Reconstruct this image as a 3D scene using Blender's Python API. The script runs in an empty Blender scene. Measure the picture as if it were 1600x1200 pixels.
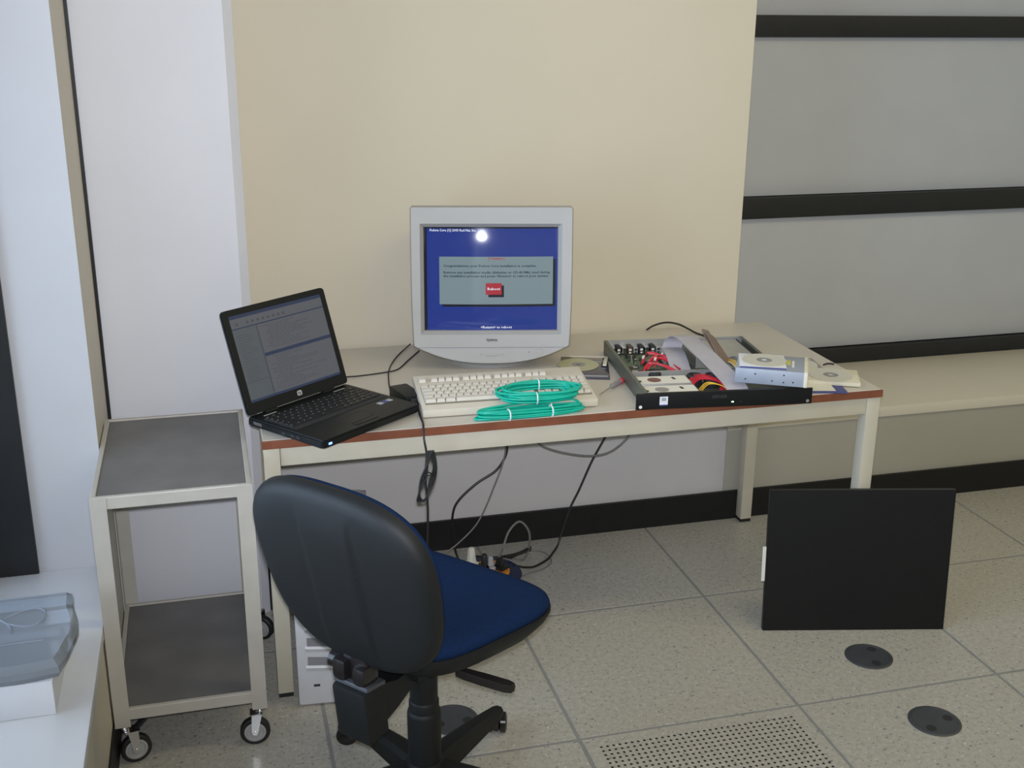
import bpy, bmesh, math, random
from mathutils import Vector, Matrix, Euler
random.seed(7)
S = bpy.context.scene
C = S.collection
PI = math.pi
V = Vector

# ------------------------------------------------------------------ camera, light, exposure
cam = bpy.data.objects.new('camera', bpy.data.cameras.new('camera'))
C.objects.link(cam); S.camera = cam
cam.data.sensor_width = 36.0
cam.data.lens = 1797.33 / 1600 * 36.0
cam.data.clip_start = 0.05
_r = V((0.96631384, -0.25723906, 0.00810018)); _d = V((-0.07322184, -0.30495676, -0.94954723)); _f = V((0.24673084, 0.91696753, -0.31351946))
_m = Matrix((_r, -_d, -_f)).transposed().to_4x4()
_m.translation = V((-1.400, -2.903, 1.729))
cam.matrix_world = _m

S.view_settings.view_transform = 'Standard'
S.view_settings.look = 'None'
S.view_settings.gamma = 1.0
S.view_settings.use_curve_mapping = False
S.view_settings.exposure = 0.13

world = bpy.data.worlds.new('sky'); S.world = world; world.use_nodes = True
world.node_tree.nodes['Background'].inputs[0].default_value = (0.8, 0.9, 1.0, 1)
world.node_tree.nodes['Background'].inputs[1].default_value = 0.3

def area(name, loc, rot, sx, sy, power, col):
    l = bpy.data.lights.new(name, 'AREA'); l.shape = 'RECTANGLE'; l.size = sx; l.size_y = sy
    l.energy = power; l.color = col
    o = bpy.data.objects.new(name, l); C.objects.link(o); o.location = loc; o.rotation_euler = rot
    return o
# daylight outside the long window on the left
area('window_daylight', (-2.62, -2.35, 1.55), (0, -PI/2, 0), 2.3, 4.5, 168, (0.65, 0.80, 1.0))
# warm ceiling fittings
for cx, cy, pw in ((0.3, -1.1, 10), (2.3, -1.1, 12), (0.3, -3.6, 5), (2.3, -3.6, 5)):
    area('ceiling_lamp_light', (cx, cy, 2.86), (0, 0, 0), 1.1, 0.5, pw, (1.0, 0.86, 0.50))
# the camera's own flash
fl = bpy.data.lights.new('flash', 'SPOT'); fl.energy = 212; fl.color = (0.90, 0.92, 1.0); fl.shadow_soft_size = 0.02
fl.spot_size = math.radians(80); fl.spot_blend = 1.0
fo = bpy.data.objects.new('flash', fl); C.objects.link(fo); fo.location = (-1.395, -2.89, 1.77)
fo.rotation_euler = (V((-0.60, 0.51, 1.22)) - fo.location).to_track_quat('-Z', 'Y').to_euler()

# ------------------------------------------------------------------ materials
def mat(name, col, rough=0.5, metal=0.0, var=0.06, scale=25, bump=0.0, bscale=200, spec=0.5, coat=0.0, alpha=1.0):
    m = bpy.data.materials.new(name); m.use_nodes = True
    nt = m.node_tree; b = nt.nodes['Principled BSDF']
    b.inputs['Roughness'].default_value = rough; b.inputs['Metallic'].default_value = metal
    b.inputs['Specular IOR Level'].default_value = spec
    b.inputs['Coat Weight'].default_value = coat
    b.inputs['Alpha'].default_value = alpha
    tc = nt.nodes.new('ShaderNodeTexCoord')
    nz = nt.nodes.new('ShaderNodeTexNoise'); nz.inputs['Scale'].default_value = scale; nz.inputs['Detail'].default_value = 3
    nt.links.new(tc.outputs['Object'], nz.inputs['Vector'])
    rp = nt.nodes.new('ShaderNodeValToRGB')
    rp.color_ramp.elements[0].position = 0.3; rp.color_ramp.elements[1].position = 0.7
    rp.color_ramp.elements[0].color = tuple(c*(1-var) for c in col) + (1,)
    rp.color_ramp.elements[1].color = tuple(min(1, c*(1+var)) for c in col) + (1,)
    nt.links.new(nz.outputs['Fac'], rp.inputs['Fac']); nt.links.new(rp.outputs['Color'], b.inputs['Base Color'])
    if bump:
        n2 = nt.nodes.new('ShaderNodeTexNoise'); n2.inputs['Scale'].default_value = bscale
        nt.links.new(tc.outputs['Object'], n2.inputs['Vector'])
        bp = nt.nodes.new('ShaderNodeBump'); bp.inputs['Strength'].default_value = bump; bp.inputs['Distance'].default_value = 0.002
        nt.links.new(n2.outputs['Fac'], bp.inputs['Height']); nt.links.new(bp.outputs['Normal'], b.inputs['Normal'])
    return m
def emit(name, col, strength, rough=0.15, spec=0.5, base=0.02):
    m = mat(name, (base,)*3, rough, spec=spec)
    b = m.node_tree.nodes['Principled BSDF']
    b.inputs['Emission Color'].default_value = tuple(col) + (1,); b.inputs['Emission Strength'].default_value = strength
    return m
def sheer(name, col, gloss=0.1, trans=0.8, rough=0.05):
    m = bpy.data.materials.new(name); m.use_nodes = True; nt = m.node_tree; nt.nodes.clear()
    out = nt.nodes.new('ShaderNodeOutputMaterial'); mx = nt.nodes.new('ShaderNodeMixShader'); mx2 = nt.nodes.new('ShaderNodeMixShader')
    t = nt.nodes.new('ShaderNodeBsdfTransparent'); t.inputs[0].default_value = tuple(col) + (1,)
    g = nt.nodes.new('ShaderNodeBsdfGlossy'); g.inputs['Roughness'].default_value = rough
    d = nt.nodes.new('ShaderNodeBsdfDiffuse'); d.inputs[0].default_value = tuple(col) + (1,)
    fr = nt.nodes.new('ShaderNodeFresnel'); fr.inputs[0].default_value = 1.45
    mx2.inputs[0].default_value = trans
    nt.links.new(d.outputs[0], mx2.inputs[1]); nt.links.new(t.outputs[0], mx2.inputs[2])
    nt.links.new(fr.outputs[0], mx.inputs[0]); nt.links.new(mx2.outputs[0], mx.inputs[1]); nt.links.new(g.outputs[0], mx.inputs[2])
    nt.links.new(mx.outputs[0], out.inputs[0]); return m

M = dict(
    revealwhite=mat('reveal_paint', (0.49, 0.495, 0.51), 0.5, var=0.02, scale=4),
    cream=mat('cream_paint', (0.605, 0.545, 0.42), 0.55, var=0.015, scale=3, bump=0.05, bscale=120),
    white=mat('white_paint', (0.65, 0.655, 0.69), 0.5, var=0.02, scale=4, bump=0.04, bscale=120),
    offwhite=mat('offwhite_paint', (0.56, 0.54, 0.53), 0.55, var=0.02, scale=5, bump=0.04, bscale=120),
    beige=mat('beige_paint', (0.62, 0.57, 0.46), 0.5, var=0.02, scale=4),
    ledgeshade=mat('ledge_paint_shaded', (0.40, 0.385, 0.32), 0.5, var=0.02, scale=4),  # ledge colour darkened, the shade on its front put into the paint
    ledge=mat('ledge_paint_lit', (0.67, 0.62, 0.50), 0.4, var=0.02, scale=4),  # same ledge colour lightened, the light on its top put into the paint
    sill=mat('sill_laminate', (0.74, 0.75, 0.77), 0.35, var=0.02, scale=4),
    blackgloss=mat('black_skirting', (0.012, 0.012, 0.012), 0.5, var=0.1, spec=0.3),
    rail=mat('black_rail', (0.016, 0.017, 0.018), 0.45, var=0.1, spec=0.4),
    blind=mat('grey_panel', (0.47, 0.48, 0.49), 0.6, var=0.02, scale=6),
    ceil=mat('ceiling_paint', (0.7, 0.7, 0.68), 0.8),
    grout=mat('tile_joint', (0.26, 0.26, 0.25), 0.7, var=0.1),
    void=mat('floor_void', (0.01, 0.01, 0.01), 0.9),
    desk=mat('desk_laminate', (0.56, 0.52, 0.45), 0.38, var=0.02, scale=8),
    lip=mat('red_brown_edging', (0.19, 0.060, 0.028), 0.5, var=0.15, scale=20),
    deskmetal=mat('cream_steel', (0.53, 0.49, 0.385), 0.4, var=0.04, scale=12),
    trolleymetal=mat('grey_cream_steel', (0.45, 0.425, 0.37), 0.4, var=0.05, scale=15),
    trolleytop=mat('grey_laminate', (0.135, 0.13, 0.125), 0.45, var=0.14, scale=9),
    chrome=mat('chrome', (0.75, 0.75, 0.77), 0.18, 1.0),
    rubber=mat('black_rubber', (0.012, 0.012, 0.013), 0.55),
    greyplastic=mat('grey_wheel', (0.35, 0.35, 0.34), 0.5),
    chairplastic=mat('black_plastic', (0.0085, 0.0095, 0.0095), 0.55, bump=0.2, bscale=900, spec=0.32),
    chairgloss=mat('black_gloss_plastic', (0.014, 0.012, 0.012), 0.25),
    fabric=mat('blue_fabric', (0.006, 0.019, 0.062), 0.95, var=0.25, scale=350, bump=0.5, bscale=700, spec=0.1),
    pc=mat('white_plastic', (0.60, 0.61, 0.63), 0.45, var=0.02),
    dark=mat('dark_slot', (0.02, 0.02, 0.022), 0.7),
    slotgrey=mat('grey_slot', (0.22, 0.22, 0.24), 0.7),
    crt=mat('crt_plastic', (0.385, 0.375, 0.355), 0.5, var=0.015, bump=0.1, bscale=1500),
    keywell=mat('keyboard_well', (0.24, 0.22, 0.17), 0.6),
    kb=mat('keyboard_plastic', (0.60, 0.55, 0.45), 0.5, var=0.03, scale=30),
    key=mat('key_plastic', (0.60, 0.56, 0.48), 0.5, var=0.03, scale=60),
    ink=mat('dark_print', (0.04, 0.04, 0.045), 0.6),
    lap=mat('laptop_plastic', (0.006, 0.0075, 0.0075), 0.42, spec=0.32),
    lapkey=mat('laptop_key', (0.012, 0.012, 0.013), 0.45, spec=0.3),
    lapink=mat('pale_print', (0.40, 0.40, 0.40), 0.5),
    aqua=mat('turquoise_cable', (0.0, 0.40, 0.28), 0.35, var=0.1),
    tie=mat('white_tie', (0.75, 0.78, 0.76), 0.5),
    cblack=mat('black_cable', (0.013, 0.013, 0.013), 0.45),
    cgrey=mat('grey_cable', (0.18, 0.18, 0.17), 0.5),
    chassis=mat('chassis_steel', (0.15, 0.16, 0.13), 0.45, 0.4, var=0.1),
    server=mat('server_black', (0.006, 0.007, 0.007), 0.5, spec=0.25),
    board=mat('circuit_board', (0.10, 0.14, 0.09), 0.5, var=0.3, scale=60),
    metal=mat('galvanised_steel', (0.46, 0.46, 0.44), 0.4, 0.55, var=0.06),
    drivemetal=mat('drive_steel', (0.36, 0.40, 0.47), 0.45, 0.25, var=0.05),
    paper=mat('white_label', (0.75, 0.73, 0.64), 0.6, var=0.02),
    labelred=mat('label_red_brown', (0.20, 0.09, 0.08), 0.6),
    papergrey=mat('label_grey', (0.30, 0.29, 0.26), 0.6),
    redplastic=mat('red_cable', (0.55, 0.02, 0.04), 0.4),
    ribbon=mat('grey_ribbon', (0.42, 0.40, 0.43), 0.6, var=0.04, scale=60),
    ribbonbrown=mat('brown_ribbon', (0.20, 0.15, 0.12), 0.6, var=0.1),
    yellow=mat('yellow_wire', (0.7, 0.42, 0.03), 0.5),
    orange=mat('orange_plastic', (0.75, 0.28, 0.03), 0.5),
    brown=mat('brown_plastic', (0.07, 0.04, 0.025), 0.5),
    blueplastic=mat('dark_blue_plastic', (0.01, 0.02, 0.07), 0.5),
    sleeve=mat('dark_sleeve', (0.03, 0.03, 0.07), 0.15, coat=0.4),
    navy=mat('blue_print', (0.06, 0.07, 0.25), 0.5),
    card=mat('cream_card', (0.68, 0.64, 0.50), 0.6),
    whitebox=mat('white_card', (0.72, 0.73, 0.76), 0.6, var=0.015),
    panel=mat('matt_black_sheet', (0.009, 0.009, 0.009), 0.6, spec=0.25),
    grommet=mat('dark_grey_plastic', (0.055, 0.058, 0.065), 0.4, var=0.1),
    red=mat('red_handle', (0.6, 0.03, 0.05), 0.3),
    yellowlabel=mat('yellow_sticker', (0.55, 0.55, 0.12), 0.6),
    glass=sheer('window_glass', (0.95, 0.97, 1.0), trans=1.0, rough=0.0),
    tray=sheer('smoky_clear_plastic', (0.74, 0.81, 0.90), trans=0.70, rough=0.08),
    clear=sheer('clear_plastic', (0.80, 0.80, 0.85), trans=0.7, rough=0.1),
    led=emit('led_blue', (0.1, 0.2, 1.0), 6), ledg=emit('led_green', (0.5, 1.0, 0.6), 3),
    s_blue=emit('screen_blue', (0.012, 0.035, 0.26), 0.75, 0.05),
    s_box=emit('screen_grey_box', (0.22, 0.30, 0.33), 0.72, 0.05),
    s_red=emit('screen_red', (0.40, 0.02, 0.04), 0.8, 0.05),
    s_dark=emit('screen_shadow', (0.004, 0.006, 0.02), 0.5, 0.05),
    s_white=emit('screen_white_text', (0.7, 0.75, 0.85), 0.9, 0.05),
    s_ink=emit('screen_dark_text', (0.03, 0.06, 0.09), 0.5, 0.05),
    l_grey=emit('laptop_screen_grey', (0.085, 0.092, 0.11), 0.75, 0.3),
    l_side=emit('laptop_screen_side', (0.07, 0.085, 0.10), 0.75, 0.3),
    l_blue=emit('laptop_screen_blue', (0.008, 0.025, 0.085), 0.6, 0.3),
    l_ink=emit('laptop_screen_text', (0.05, 0.057, 0.072), 0.7, 0.3),
    lamp=emit('lamp_diffuser', (1.0, 0.9, 0.72), 0.4, 0.5),
)
# disc: faint rainbow in angular direction, silver-cream
def disc_mat(name, base):
    m = mat(name, base, 0.30, 0.0, var=0.03, coat=0.3)
    b = m.node_tree.nodes['Principled BSDF']; b.inputs['Anisotropic'].default_value = 0.6
    b.inputs['Thin Film Thickness'].default_value = 420; b.inputs['Thin Film IOR'].default_value = 1.4
    return m
M['disc'] = disc_mat('disc_face', (0.66, 0.64, 0.54)); M['discgold'] = disc_mat('disc_face_gold', (0.46, 0.46, 0.26))

def tile_mat():
    m = bpy.data.materials.new('speckled_floor_laminate'); m.use_nodes = True; nt = m.node_tree; b = nt.nodes['Principled BSDF']
    b.inputs['Roughness'].default_value = 0.33; b.inputs['Specular IOR Level'].default_value = 0.45
    g = nt.nodes.new('ShaderNodeNewGeometry')
    def noise(sc, det, x=1, y=1):
        mp = nt.nodes.new('ShaderNodeMapping'); mp.inputs['Scale'].default_value = (x, y, 1)
        nz = nt.nodes.new('ShaderNodeTexNoise'); nz.inputs['Scale'].default_value = sc; nz.inputs['Detail'].default_value = det
        nt.links.new(g.outputs['Position'], mp.inputs['Vector']); nt.links.new(mp.outputs[0], nz.inputs['Vector']); return nz
    base = nt.nodes.new('ShaderNodeValToRGB')
    base.color_ramp.elements[0].position = 0.35; base.color_ramp.elements[0].color = (0.40, 0.38, 0.33, 1)
    base.color_ramp.elements[1].position = 0.65; base.color_ramp.elements[1].color = (0.47, 0.45, 0.39, 1)
    nt.links.new(noise(70, 2).outputs['Fac'], base.inputs['Fac'])
    cur = base.outputs['Color']
    for sc, lo, hi, col, sx, sy in ((150, 0.66, 0.72, (0.22, 0.21, 0.17, 1), 1, 0.6), (110, 0.67, 0.73, (0.16, 0.16, 0.17, 1), 0.6, 1.1), (130, 0.66, 0.74, (0.62, 0.60, 0.54, 1), 0.8, 0.9)):
        rp = nt.nodes.new('ShaderNodeValToRGB'); rp.color_ramp.elements[0].position = lo; rp.color_ramp.elements[1].position = hi
        nt.links.new(noise(sc, 1, sx, sy).outputs['Fac'], rp.inputs['Fac'])
        mx = nt.nodes.new('ShaderNodeMixRGB'); mx.inputs[2].default_value = col
        nt.links.new(rp.outputs['Color'], mx.inputs[0]); nt.links.new(cur, mx.inputs[1]); cur = mx.outputs[0]
    nt.links.new(cur, b.inputs['Base Color'])
    return m
M['tile'] = tile_mat()

# ------------------------------------------------------------------ mesh helpers
class B:
    def __init__(s): s.bm = bmesh.new()
    def box(s, c, d, bev=0.0, rot=None, seg=2, taper=None):
        r = bmesh.ops.create_cube(s.bm, size=1.0); vs = r['verts']
        for v in vs:
            v.co = V((v.co.x*d[0], v.co.y*d[1], v.co.z*d[2]))
            if taper and v.co.z > 0: v.co.x *= taper[0]; v.co.y *= taper[1]
        if bev:
            es = list({e for v in vs for e in v.link_edges})
            r2 = bmesh.ops.bevel(s.bm, geom=es, offset=bev, segments=seg, affect='EDGES', profile=0.6)
            vs = list({v for f in r2['faces'] for v in f.verts} | {v for v in vs if v.is_valid})
        mt = Matrix.Translation(V(c))
        if rot: mt = mt @ Euler(rot).to_matrix().to_4x4()
        bmesh.ops.transform(s.bm, matrix=mt, verts=vs); return s
    def cyl(s, p0, p1, r0, r1=None, n=20, cap=True):
        r1 = r0 if r1 is None else r1
        p0, p1 = V(p0), V(p1); ax = p1 - p0; q = ax.to_track_quat('Z', 'Y')
        a = [s.bm.verts.new(p0 + q @ V((r0*math.cos(2*PI*i/n), r0*math.sin(2*PI*i/n), 0))) for i in range(n)]
        b = [s.bm.verts.new(p1 + q @ V((r1*math.cos(2*PI*i/n), r1*math.sin(2*PI*i/n), 0))) for i in range(n)]
        for i in range(n): s.bm.faces.new((a[i], a[(i+1) % n], b[(i+1) % n], b[i]))
        if cap: s.bm.faces.new(a[::-1]); s.bm.faces.new(b)
        return s
    def lathe(s, prof, c=(0, 0, 0), axis=(0, 0, 1), n=32, closed=False):
        q = V(axis).to_track_quat('Z', 'Y'); rings = []
        for r, z in prof:
            rings.append([s.bm.verts.new(V(c) + q @ V((r*math.cos(2*PI*i/n), r*math.sin(2*PI*i/n), z))) for i in range(n)] if r > 1e-6
                         else [s.bm.verts.new(V(c) + q @ V((0, 0, z)))])
        prs = list(zip(rings, rings[1:])) + ([(rings[-1], rings[0])] if closed else [])
        for a, b in prs:
            for i in range(n):
                j = (i+1) % n
                if len(a) == 1: s.bm.faces.new((a[0], b[j], b[i]))
                elif len(b) == 1: s.bm.faces.new((a[i], a[j], b[0]))
                else: s.bm.faces.new((a[i], a[j], b[j], b[i]))
        return s
    def loft(s, rings, cap=True, closed=True):
        R = [[s.bm.verts.new(V(p)) for p in r] for r in rings]
        for a, b in zip(R, R[1:]):
            n = len(a)
            for i in range(n if closed else n-1): s.bm.faces.new((a[i], a[(i+1) % n], b[(i+1) % n], b[i]))
        if cap: s.bm.faces.new(R[0][::-1]); s.bm.faces.new(R[-1])
        return s
    def tube(s, pts, r, n=8, smooth=6, closed=False):
        P = [V(p) for p in pts]
        if smooth:
            Q = []; m = len(P)
            for i in range(m if closed else m-1):
                if closed: a, b, c, d = P[(i-1) % m], P[i], P[(i+1) % m], P[(i+2) % m]
                else: a, b, c, d = P[max(i-1, 0)], P[i], P[i+1], P[min(i+2, m-1)]
                for k in range(smooth):
                    t = k/smooth
                    Q.append(0.5*((2*b) + (c-a)*t + (2*a-5*b+4*c-d)*t*t + (3*b-a-3*c+d)*t**3))
            if not closed: Q.append(P[-1])
            P = Q
        rings = []; m = len(P); up = V((0.3, 0.2, 1)).normalized()
        for i in range(m):
            t = (P[(i+1) % m] - P[i-1]) if closed else (P[min(i+1, m-1)] - P[max(i-1, 0)])
            t = t.normalized() if t.length > 1e-9 else V((0, 0, 1))
            x = up - t*up.dot(t)
            x = x.normalized() if x.length > 1e-4 else t.orthogonal().normalized()
            up = x; y = t.cross(x)
            rings.append([P[i] + (x*math.cos(2*PI*k/n) + y*math.sin(2*PI*k/n))*r for k in range(n)])
        if closed: rings.append(rings[0])
        return s.loft(rings, cap=not closed)
    def ribbon(s, pts, w, wdir, t=0.0008, smooth=6):
        P = [V(p) for p in pts]; Q = []; m = len(P)
        for i in range(m-1):
            a, b, c, d = P[max(i-1, 0)], P[i], P[i+1], P[min(i+2, m-1)]
            for k in range(smooth):
                u = k/smooth; Q.append(0.5*((2*b) + (c-a)*u + (2*a-5*b+4*c-d)*u*u + (3*b-a-3*c+d)*u**3))
        Q.append(P[-1]); wd = V(wdir).normalized(); rings = []
        for i, p in enumerate(Q):
            tg = (Q[min(i+1, len(Q)-1)] - Q[max(i-1, 0)]).normalized(); nn = tg.cross(wd).normalized()
            rings.append([p - wd*w/2 - nn*t, p + wd*w/2 - nn*t, p + wd*w/2 + nn*t, p - wd*w/2 + nn*t])
        return s.loft(rings)
    def prism(s, poly, z0, z1, bev=0.0):
        a = [s.bm.verts.new((x, y, z0)) for x, y in poly]; b = [s.bm.verts.new((x, y, z1)) for x, y in poly]; n = len(poly)
        fs = [s.bm.faces.new(a[::-1]), s.bm.faces.new(b)]
        for i in range(n): fs.append(s.bm.faces.new((a[i], a[(i+1) % n], b[(i+1) % n], b[i])))
        if bev:
            es = list({e for f in fs for e in f.edges})
            bmesh.ops.bevel(s.bm, geom=es, offset=bev, segments=2, affect='EDGES')
        return s
    def ring_prism(s, outer, inner, z0, z1):
        n = len(outer); L = [[s.bm.verts.new((x, y, z)) for x, y in pl] for z, pl in ((z0, outer), (z1, outer), (z1, inner), (z0, inner))]
        L.append(L[0])
        for a, b in zip(L, L[1:]):
            for i in range(n): s.bm.faces.new((a[i], a[(i+1) % n], b[(i+1) % n], b[i]))
        return s
    def xf(s, mt): bmesh.ops.transform(s.bm, matrix=mt, verts=s.bm.verts[:]); return s
    def mesh(s, name, m, smooth=True, ang=35):
        bmesh.ops.recalc_face_normals(s.bm, faces=s.bm.faces[:])
        me = bpy.data.meshes.new(name); s.bm.to_mesh(me); s.bm.free(); me.materials.append(m)
        if smooth:
            me.polygons.foreach_set('use_smooth', [True]*len(me.polygons)); me.set_sharp_from_angle(angle=math.radians(ang))
        return me
    def build(s, name, m, parent=None, smooth=True, ang=35):
        return link(name, s.mesh(name, m, smooth, ang), parent)
def link(name, me, parent=None, loc=(0, 0, 0), rot=(0, 0, 0)):
    o = bpy.data.objects.new(name, me); C.objects.link(o)
    if parent: o.parent = parent
    o.location = loc; o.rotation_euler = rot; return o
def tag(o, label, cat, group=None, kind=None):
    o['label'] = label; o['category'] = cat
    if group: o['group'] = group
    if kind: o['kind'] = kind
    return o
def thing(name, label, cat, loc=(0, 0, 0), rz=0.0, group=None):
    o = bpy.data.objects.new(name, None); C.objects.link(o); o.empty_display_size = 0.05
    o.location = loc; o.rotation_euler = (0, 0, rz); return tag(o, label, cat, group)
def struct(o, label=None):
    o['kind'] = 'structure'
    if label: o['label'] = label
    return o
def rrect(w, h, r, n=6, cx=0, cy=0):
    P = []
    for k, (sx, sy) in enumerate(((1, 1), (-1, 1), (-1, -1), (1, -1))):
        for i in range(n+1):
            a = k*PI/2 + i/n*PI/2
            P.append((cx + sx*(w/2-r) + r*math.cos(a), cy + sy*(h/2-r) + r*math.sin(a)))
    return P
def selli(w, h, n, N=72, tap=0.0):
    P = []
    for i in range(N):
        a = 2*PI*i/N; c, s_ = math.cos(a), math.sin(a)
        x = math.copysign(abs(c)**(2/n), c); y = math.copysign(abs(s_)**(2/n), s_)
        P.append((x*(1+tap*y)*w/2, y*h/2))
    return P
def text_mesh(name, body, size, m, fn, align='LEFT', extrude=0.0002, bold=0.0, sx=1.0, res=1):
    """text laid out in (u, v) and carried by fn(u, v, d) onto a surface"""
    cu = bpy.data.curves.new(name, 'FONT'); cu.body = body; cu.size = size; cu.align_x = align; cu.resolution_u = res; cu.offset = bold
    o = bpy.data.objects.new(name, cu); C.objects.link(o); dg = bpy.context.evaluated_depsgraph_get(); dg.update()
    me = bpy.data.meshes.new_from_object(o.evaluated_get(dg)); bpy.data.objects.remove(o); bpy.data.curves.remove(cu)
    for v in me.vertices: v.co = V(fn(v.co.x*sx, v.co.y, extrude))
    me.materials.clear(); me.materials.append(m); me.name = name
    return me

# ------------------------------------------------------------------ the room
WY, LX, TX = 0.510, -1.695, -2.12
fl_ = B(); fl_.box((0.85, -2.2, -0.0212), (5.7, 5.6, 0.04)); floor = struct(fl_.build('floor', M['grout'], smooth=False))
tb = B(); tb.box((0, 0, -0.004), (0.5905, 0.5905, 0.008), 0.0008, seg=1); tile_me = tb.mesh('floor_tile', M['tile'], False)
for i in range(-3, 6):
    for j in range(-8, 1):
        if (i, j) == (-1, -2): continue
        link('floor_tile', tile_me, floor, (i*0.6+0.3, j*0.6+0.3, random.uniform(-.0003, .0003)))
# perforated tile, each cell with an eight-sided hole
bm = bmesh.new(); n = 33; P = 0.530/n; R = 0.0041; lo = -0.265; cache = {}
def vert(x, y, z=0.0):
    k = (round(x, 5), round(y, 5), z)
    if k not in cache: cache[k] = bm.verts.new((x, y, z))
    return cache[k]
for a in range(n):
    for b in range(n):
        x0, y0 = lo+a*P, lo+b*P; cx, cy = x0+P/2, y0+P/2
        sq = [vert(x0+P, cy), vert(x0+P, y0+P), vert(cx, y0+P), vert(x0, y0+P), vert(x0, cy), vert(x0, y0), vert(cx, y0), vert(x0+P, y0)]
        h = [bm.verts.new((cx+R*math.cos(k*PI/4), cy+R*math.sin(k*PI/4), 0)) for k in range(8)]
        g = [bm.verts.new((v.co.x, v.co.y, -0.0011)) for v in h]
        for k in range(8):
            bm.faces.new((sq[k], sq[(k+1) % 8], h[(k+1) % 8], h[k])); bm.faces.new((h[k], h[(k+1) % 8], g[(k+1) % 8], g[k]))
H = 0.29525
for x0, y0, x1, y1 in ((-H, -H, H, lo), (-H, -lo, H, H), (-H, lo, lo, -lo), (-lo, lo, H, -lo)):
    bm.faces.new([bm.verts.new(p) for p in ((x0, y0, 0), (x1, y0, 0), (x1, y1, 0), (x0, y1, 0))])
me = bpy.data.meshes.new('perforated_tile'); bm.to_mesh(me); bm.free(); me.materials.append(M['tile'])
pt = link('perforated_floor_tile', me, floor, (-0.3, -0.9, 0.0)); pt['label'] = 'floor tile pierced by a square grid of small holes'
vd = B(); vd.box((0, 0, -0.0010), (0.588, 0.588, 0.0003)); vd.build('void', M['void'], pt, False)

w = B(); w.box((-0.505, (WY+1.06)/2+0.02, 1.8), (1.60, 0.57, 2.2)); struct(w.build('wall_back', M['cream'], smooth=False), 'cream painted wall behind the desk')
w = B(); w.box((-0.505, (WY+1.06)/2+0.02, 0.35), (1.60, 0.57, 0.7)); struct(w.build('wall_back_lower', M['offwhite'], smooth=False), 'off-white lower wall below desk height')
# pillar on the left with a chamfered corner
w = B(); w.prism([(-1.322, 0.215), (-1.298, 0.235), (-1.298, 0.60), (-2.1, 0.60), (-2.1, 0.215)], 0, 2.9); struct(w.build('wall_pillar', M['white'], smooth=False), 'white pillar between the window wall and the cream wall')
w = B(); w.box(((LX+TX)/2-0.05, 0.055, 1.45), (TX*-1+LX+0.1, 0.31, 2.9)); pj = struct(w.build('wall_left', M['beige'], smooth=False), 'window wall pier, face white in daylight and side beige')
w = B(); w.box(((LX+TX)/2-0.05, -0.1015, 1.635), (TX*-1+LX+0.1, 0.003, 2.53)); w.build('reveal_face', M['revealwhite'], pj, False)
w = B(); w.box((LX-0.002, 0.2085, 1.45), (0.02, 0.014, 2.9)); struct(w.build('trim_1', M['blackgloss'], smooth=False), 'dark gap strip between pier and pillar')
# sill and its front along the left window
w = B(); w.box(((LX-2.3)/2, -2.6, 0.355), (2.3+LX, 5.0, 0.03), 0.004, seg=2); struct(w.build('trim_2', M['sill']), 'white window sill board')
w = B(); w.box(((LX-2.3)/2-0.004, -2.6, 0.17), (2.3+LX, 5.0, 0.34)); struct(w.build('wall_left_lower', M['beige'], smooth=False), 'beige panel below the window sill')
w = B(); w.box((LX-0.006, -2.44, 0.055), (0.014, 5.3, 0.11)); struct(w.build('baseboard_left', M['blackgloss'], smooth=False))
w = B(); w.box((TX-0.1, -2.4, 2.75), (0.2, 5.0, 0.3)); struct(w.build('wall_left_upper', M['white'], smooth=False))
# window on the left: black frame, mullions, panes
win = B()
for y in (-0.135, -1.55, -3.0, -4.45): win.box((-2.09, y, 1.485), (0.095, 0.062, 2.23), 0.004)
for z in (0.395, 2.58): win.box((-2.092, -2.3, z), (0.085, 4.4, 0.05), 0.004)
win.box((-2.092, -2.3, 1.75), (0.075, 4.4, 0.06), 0.004)
win.box((-2.008, -0.1085, 1.485), (0.284, 0.011, 2.228), 0.001)
wf = struct(win.build('window_1', M['rail']), 'black framed window over the left sill')
for y0, y1 in ((-0.17, -1.52), (-1.58, -2.97), (-3.03, -4.42)):
    for z0, z1 in ((0.42, 1.72), (1.78, 2.56)):
        p = B(); p.box((-2.11, (y0+y1)/2, (z0+z1)/2), (0.006, abs(y1-y0), z1-z0)); p.build('pane', M['glass'], wf, False)
# ledge, its front and the panelled recess on the right
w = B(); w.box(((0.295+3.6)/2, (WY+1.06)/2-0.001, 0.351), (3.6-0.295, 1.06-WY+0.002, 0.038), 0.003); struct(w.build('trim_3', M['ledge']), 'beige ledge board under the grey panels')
w = B(); w.box(((0.295+3.6)/2, (WY+1.06)/2+0.006, 0.166), (3.6-0.295, 1.06-WY, 0.332)); struct(w.build('wall_right_lower', M['ledgeshade'], smooth=False), 'beige panel below the ledge')
w = B(); w.box(((-1.298+3.6)/2, WY-0.004, 0.0525), (3.6+1.298, 0.012, 0.105)); struct(w.build('baseboard_back', M['blackgloss'], smooth=False))
w = B(); w.box((-1.292, 0.37, 0.0525), (0.012, 0.27, 0.105)); struct(w.build('baseboard_pillar', M['blackgloss'], smooth=False))
w = B(); w.box((1.9, 1.13, 1.6), (3.6, 0.1, 2.6)); struct(w.build('wall_back_right', M['blind'], smooth=False), 'recess wall behind the grey panels')
pn = None
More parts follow.
